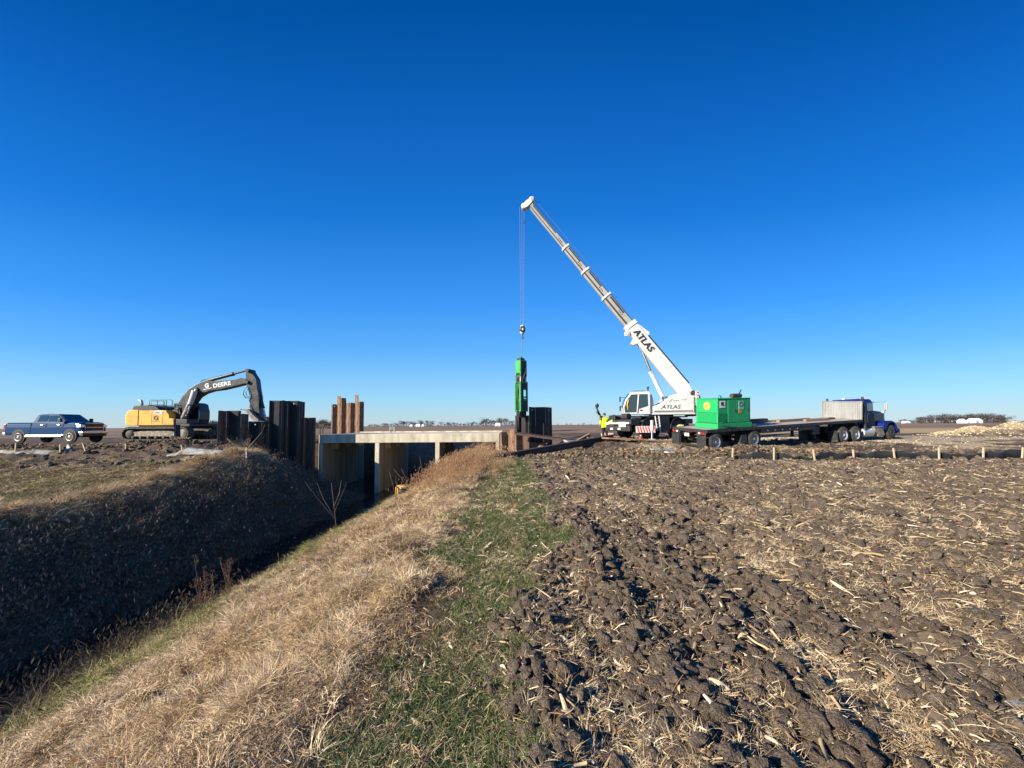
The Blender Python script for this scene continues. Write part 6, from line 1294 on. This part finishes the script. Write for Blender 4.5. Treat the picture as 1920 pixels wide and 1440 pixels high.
# tall reddish weeds near the water
rs = random.Random(11)
for i, (bx, br, by, n, sp, hgt, lb) in enumerate([(385, 1150, 8.8, 5, 26, 95, 'tall thin reddish weed with seed heads near the water'), (430, 1108, 9.6, 4, 18, 55, 'smaller thin weed to the right of the tall reddish weed')]):
    b = gpt(bx, br, by); st, hd = [], []
    for k in range(n):
        x = bx+rs.uniform(-1, 1)*sp; r = br-hgt*rs.uniform(.6, 1.1); y_ = by+rs.uniform(-.4, .4); t_ = rel(x, r, y_, b); st.append(([(rs.uniform(-.15, .15), rs.uniform(-.15, .15), 0), t_*.5+Vector((rs.uniform(-.06, .06), 0, .06)), t_], .005))
        for j in range(4):
            f = rs.uniform(.35, .85); q0 = t_*f+Vector((0, 0, .04)); q1 = q0+Vector((rs.uniform(-.14, .14), rs.uniform(-.14, .14), rs.uniform(.06, .2))); st.append(([q0, (q0+q1)/2+Vector((0, 0, -.01)), q1], .003)); hd.append([q1, (q0+q1)/2])
        hd.append([t_*.9, t_])
    stemset('dry_weed', lb, 'weed', b, st, 'twig', heads=hd)
# bare whips along the shoulder of the far bank
for i, (bx, br, by, arcs, lb) in enumerate([(452, 858, 20.2, [[(452, 858), (470, 835), (490, 812), (497, 795)], [(468, 855), (480, 830), (500, 815)], [(452, 856), (440, 835), (425, 822)]], 'long curved bare whips in front of the dark pile wall'),
        (515, 885, 21.5, [[(490, 890), (505, 870), (520, 850)], [(500, 895), (522, 868), (515, 855)], [(480, 880), (500, 872), (540, 868)]], 'tangle of bare whips below the dark piles'),
        (395, 915, 19.0, [[(380, 925), (395, 890), (402, 866)], [(405, 915), (412, 885), (430, 862)], [(385, 905), (380, 885), (372, 870)], [(410, 930), (440, 900), (470, 890)]], 'upright reddish whips on the shoulder of the far bank'),
        (448, 930, 18.5, [[(440, 925), (452, 900), (470, 878)], [(430, 935), (450, 915), (475, 905)], [(455, 925), (465, 900), (468, 882)]], 'leaning bare whips at the top of the shaded far bank')]):
    b = at(bx, br, by); stemset('bare_shrub', lb, 'shrub', b, [([rel(x, r, by+.1*j, b) for x, r in A], .022) for j, A in enumerate(arcs)], 'twig')
# dead stalks on the far bank
spots = sorted([(rs.uniform(13.5, 21), -14.2+rs.uniform(-1, 2.5)) for _ in range(26)], key=lambda q: proj((q[1], q[0], -1.5))[0])
ORD2 = 'first second third fourth fifth sixth seventh eighth ninth tenth eleventh twelfth thirteenth'.split()
for i, (by, x_) in enumerate(spots):
    g = hz(x_, by); st = []
    for k in range(4): a = rs.uniform(0, 6.28); l = rs.uniform(.5, 1.1); st.append(([(0, 0, -.02), (math.cos(a)*.15*l, math.sin(a)*.15*l, .55*l), (math.cos(a)*.45*l, math.sin(a)*.45*l, .9*l)], .008))
    stemset('dead_stalk', 'brown dead stalks rising from the shaded far bank, '+('leftmost' if i == 0 else 'rightmost' if i == 25 else ORD2[i]+' from the left' if i < 13 else ORD2[25-i]+' from the right'), 'stalk', Vector((x_, by, g)), st, 'twig', group='dead stalks on the shaded far bank')
# grass stalks at lower left by the water
for i, (bx, br, by, tops, lb) in enumerate([(150, 1330, 6.4, [(135, 1285), (118, 1310), (175, 1310)], 'green grass stalk leaning over the water at lower left'), (348, 1318, 6.6, [(340, 1262), (344, 1275)], 'tall green grass stalk near the lower left water edge, the upright one'), (30, 1340, 6.2, [(60, 1315), (95, 1300)], 'grass blades bending out at the far lower left')]):
    b = gpt(bx, br, by); stemset('grass_stalk', lb, 'grass stalk', b, [([(0, 0, 0), rel((bx+x)/2, (br+r)/2-6, by, b), rel(x, r, by, b)], .006) for x, r in tops], 'palestem')
for i, (px, row) in enumerate([(105, 1210), (152, 1217), (104, 1256), (52, 1298), (552, 1008), (157, 1237)]):
    d_ = at(px, row, 8); q = Vector((0, 0, CAMZ))+(d_-Vector((0, 0, CAMZ)))*((CAMZ-WATER-.01)/(CAMZ-d_.z)); me = clod('floating_foam', MAT['ice'], i, 1, .5); o = bpy.data.objects.new('floating_foam', me); link(o); o.location = q; o.scale = (.055+.02*(i%3), .03, .015); tag(o, 'white fleck on the dark ditch water, '+['topmost of the left group', 'the one farthest right of the left group', 'just below the topmost', 'lowest near the left water edge', 'alone near the shadow edge far up the ditch', 'between the others of the left group'][i], 'foam', 'white flecks on the water')
# a few notable clods, stones and cobs
for i, (px, row, y, s, m, lb) in enumerate([(1905, 1332, 2.35, (.042, .03, .02), 'pale', 'pale flat stone at the right edge of the ploughed soil'), (1525, 1300, 2.6, (.11, .09, .065), None, 'large rounded brown clod in the foreground soil'), (1240, 1305, 2.5, (.10, .08, .055), None, 'broad brown clod near the bottom centre of the soil'), (1465, 1190, 3.2, (.12, .10, .08), None, 'big crumbly clod halfway down the soil'), (1655, 968, 7.2, (.16, .14, .12), None, 'lone large clod casting a dark shadow on the middle of the field')]):
    me = clod('clod', MAT[m] if m else M_soil, 60+i, 3, .35 if not m else .2); d_ = at(px, row, y); q = Vector((0, 0, CAMZ))+(d_-Vector((0, 0, CAMZ)))*((CAMZ-.03)/(CAMZ-d_.z)); o = bpy.data.objects.new('stone' if m else 'soil_clod', me); link(o); o.location = (q.x, q.y, hz(q.x, q.y)+s[2]*.5); o.scale = s; tag(o, lb, 'stone' if m else 'clod')
# ------------------------------------------------------------ far trees and farmsteads
def tree_parts(seed, wide=1.0, dense=420):
    rs = random.Random(seed); mt = MB(); mt.tube([(0, 0, 0), (.05, 0, .5), (0, .05, .9)], .022, 6, .012)
    for k in range(5):
        a = rs.uniform(0, 6.28); mt.tube([(0, 0, rs.uniform(.25, .5)), (math.cos(a)*.18*wide, math.sin(a)*.18*wide, rs.uniform(.55, .8))], .018, 4, .006)
    mc = MB(); lobes = [(rs.uniform(-.22, .22)*wide, rs.uniform(-.2, .2)*wide, rs.uniform(.16, .80), rs.uniform(.13, .24)) for _ in range(9)]
    for k in range(dense):
        lx, ly, lz, lr = rs.choice(lobes); v = Vector((rs.gauss(0, 1), rs.gauss(0, 1), rs.gauss(0, 1))).normalized()*lr*rs.random()**.4; c = Vector((lx, ly, lz))+v; s_ = .055
        a = Vector((rs.uniform(-1, 1), rs.uniform(-1, 1), rs.uniform(-1, 1)))*s_; b = Vector((rs.uniform(-1, 1), rs.uniform(-1, 1), rs.uniform(-1, 1)))*s_
        mc.add([c, c+a, c+b], [(0, 1, 2)])
    return mt, mc
protos = []
for s_ in range(5):
    a, b = tree_parts(s_, 1+.25*s_); t = bpy.data.objects.new('bare_tree', None); link(t); a.build('trunk', MAT['bark'], t); b.build('crown', MAT['tree'], t); protos.append([t, False])
def plant(px, ht_px, y, label, group, wide=1):
    i = rs.randrange(5); pr = protos[i]
    if not pr[1]: o = pr[0]; pr[1] = True
    else: o = copy_tree(pr[0])
    h = ht_px/F*y; p = at(px, 800, y); gz = float(base(np.array([p.x]), np.array([p.y]))[0]); o.location = (p.x, y, gz-.2); o.scale = (h*wide, h*wide, h); o.rotation_euler = (0, 0, rs.uniform(0, 6.28)); tag(o, label, 'tree', group)
ORD = 'first second third fourth fifth sixth seventh eighth ninth tenth eleventh twelfth thirteenth fourteenth fifteenth sixteenth seventeenth eighteenth'.split()
def order(k, n):
    if k == 0: return 'leftmost'
    if k == n-1: return 'rightmost'
    return ORD[k]+' from left' if k < n/2 else ORD[n-1-k]+' from right'
def row_of(n, px0, px1, h0, h1, y0, y1, label, group, wide=1.2):
    for k in range(n): plant(px0+(px1-px0)*(k+rs.uniform(.1, .9))/n, rs.uniform(h0, h1), rs.uniform(y0, y1), label+', '+order(k, n), group, wide)
row_of(16, 368, 412, 12, 20, 240, 300, 'bare tree in the dark grove behind the excavator', 'grove behind the excavator', 1.3)
row_of(14, 588, 625, 12, 19, 240, 300, 'bare tree in the dark grove seen between the two sheet pile walls', 'grove between the sheet pile walls', 1.3)
row_of(12, 690, 745, 5, 8, 700, 900, 'tiny bare tree on the horizon above the left half of the bridge', 'tree line above the left of the bridge', 1.6)
row_of(14, 745, 815, 8, 14, 600, 760, 'small tree on the horizon around the white farm above the bridge', 'trees around the farm above the bridge', 1.4)
row_of(16, 825, 905, 5, 10, 700, 950, 'low tree on the horizon above the right half of the bridge', 'tree line above the right of the bridge', 1.7)
row_of(12, 903, 962, 11, 19, 560, 700, 'dark tree on the horizon just left of the green pile hammer', 'trees left of the pile hammer', 1.3)
row_of(6, 1040, 1115, 3, 5, 900, 1000, 'tiny tree on the horizon between the black piles and the worker', 'trees left of the worker', 1.6)
row_of(36, 1722, 1888, 12, 20, 420, 520, 'bare tree of the long wood on the right horizon', 'wood on the right horizon', 1.5)
row_of(10, 1688, 1730, 5, 9, 600, 700, 'small tree on the horizon just right of the blue road tractor', 'trees right of the road tractor', 1.5)
row_of(8, 1888, 1990, 3, 5, 800, 1000, 'tiny tree on the horizon at the far right', 'trees at the far right', 1.8)
def barn(px, wpx, hpx, y, label, rm='roofw', wm='tanwall', dy=0):
    p = at(px, 800, y); w_ = wpx/F*y; h = hpx/F*y; gz = float(base(np.array([p.x]), np.array([y]))[0]); t = thing('farm_building', label, 'farm building', frame((p.x, y, gz)))
    MB().prism([(-w_/2, 0), (w_/2, 0), (w_/2, h*.5), (-w_/2, h*.5)], -2.5, 2.5).build('wall', MAT[wm], t)
    MB().prism([(-w_*.52, h*.5), (w_*.52, h*.5), (w_*.42, h), (-w_*.42, h)], -2.7, 2.7, fn=lambda x, y_, z: (x, y_*(1 if z < h*.75 else .05), z)).build('roof', MAT[rm], t)
    MB().bb(-w_*.1, w_*.1, -2.55, -2.5, 0, h*.4).build('door', MAT['roofg'], t)
barn(1828, 21, 9, 400, 'largest white roofed farm building before the wood on the right horizon'); barn(1804, 9, 8, 405, 'small white farm building left of the largest white roofed one')
barn(1812, 6, 5, 395, 'tiny pale shed between the two white farm buildings'); barn(1699, 12, 4, 600, 'long low white building on the horizon beside the road tractor')
barn(784, 8, 5, 590, 'white farm building on the horizon above the middle of the bridge'); barn(771, 5, 4, 590, 'small white shed left of the farm above the bridge'); barn(933, 10, 6, 550, 'white farm building among the trees left of the pile hammer'); barn(793, 4, 4, 588, 'tiny white shed right of the farm above the bridge')
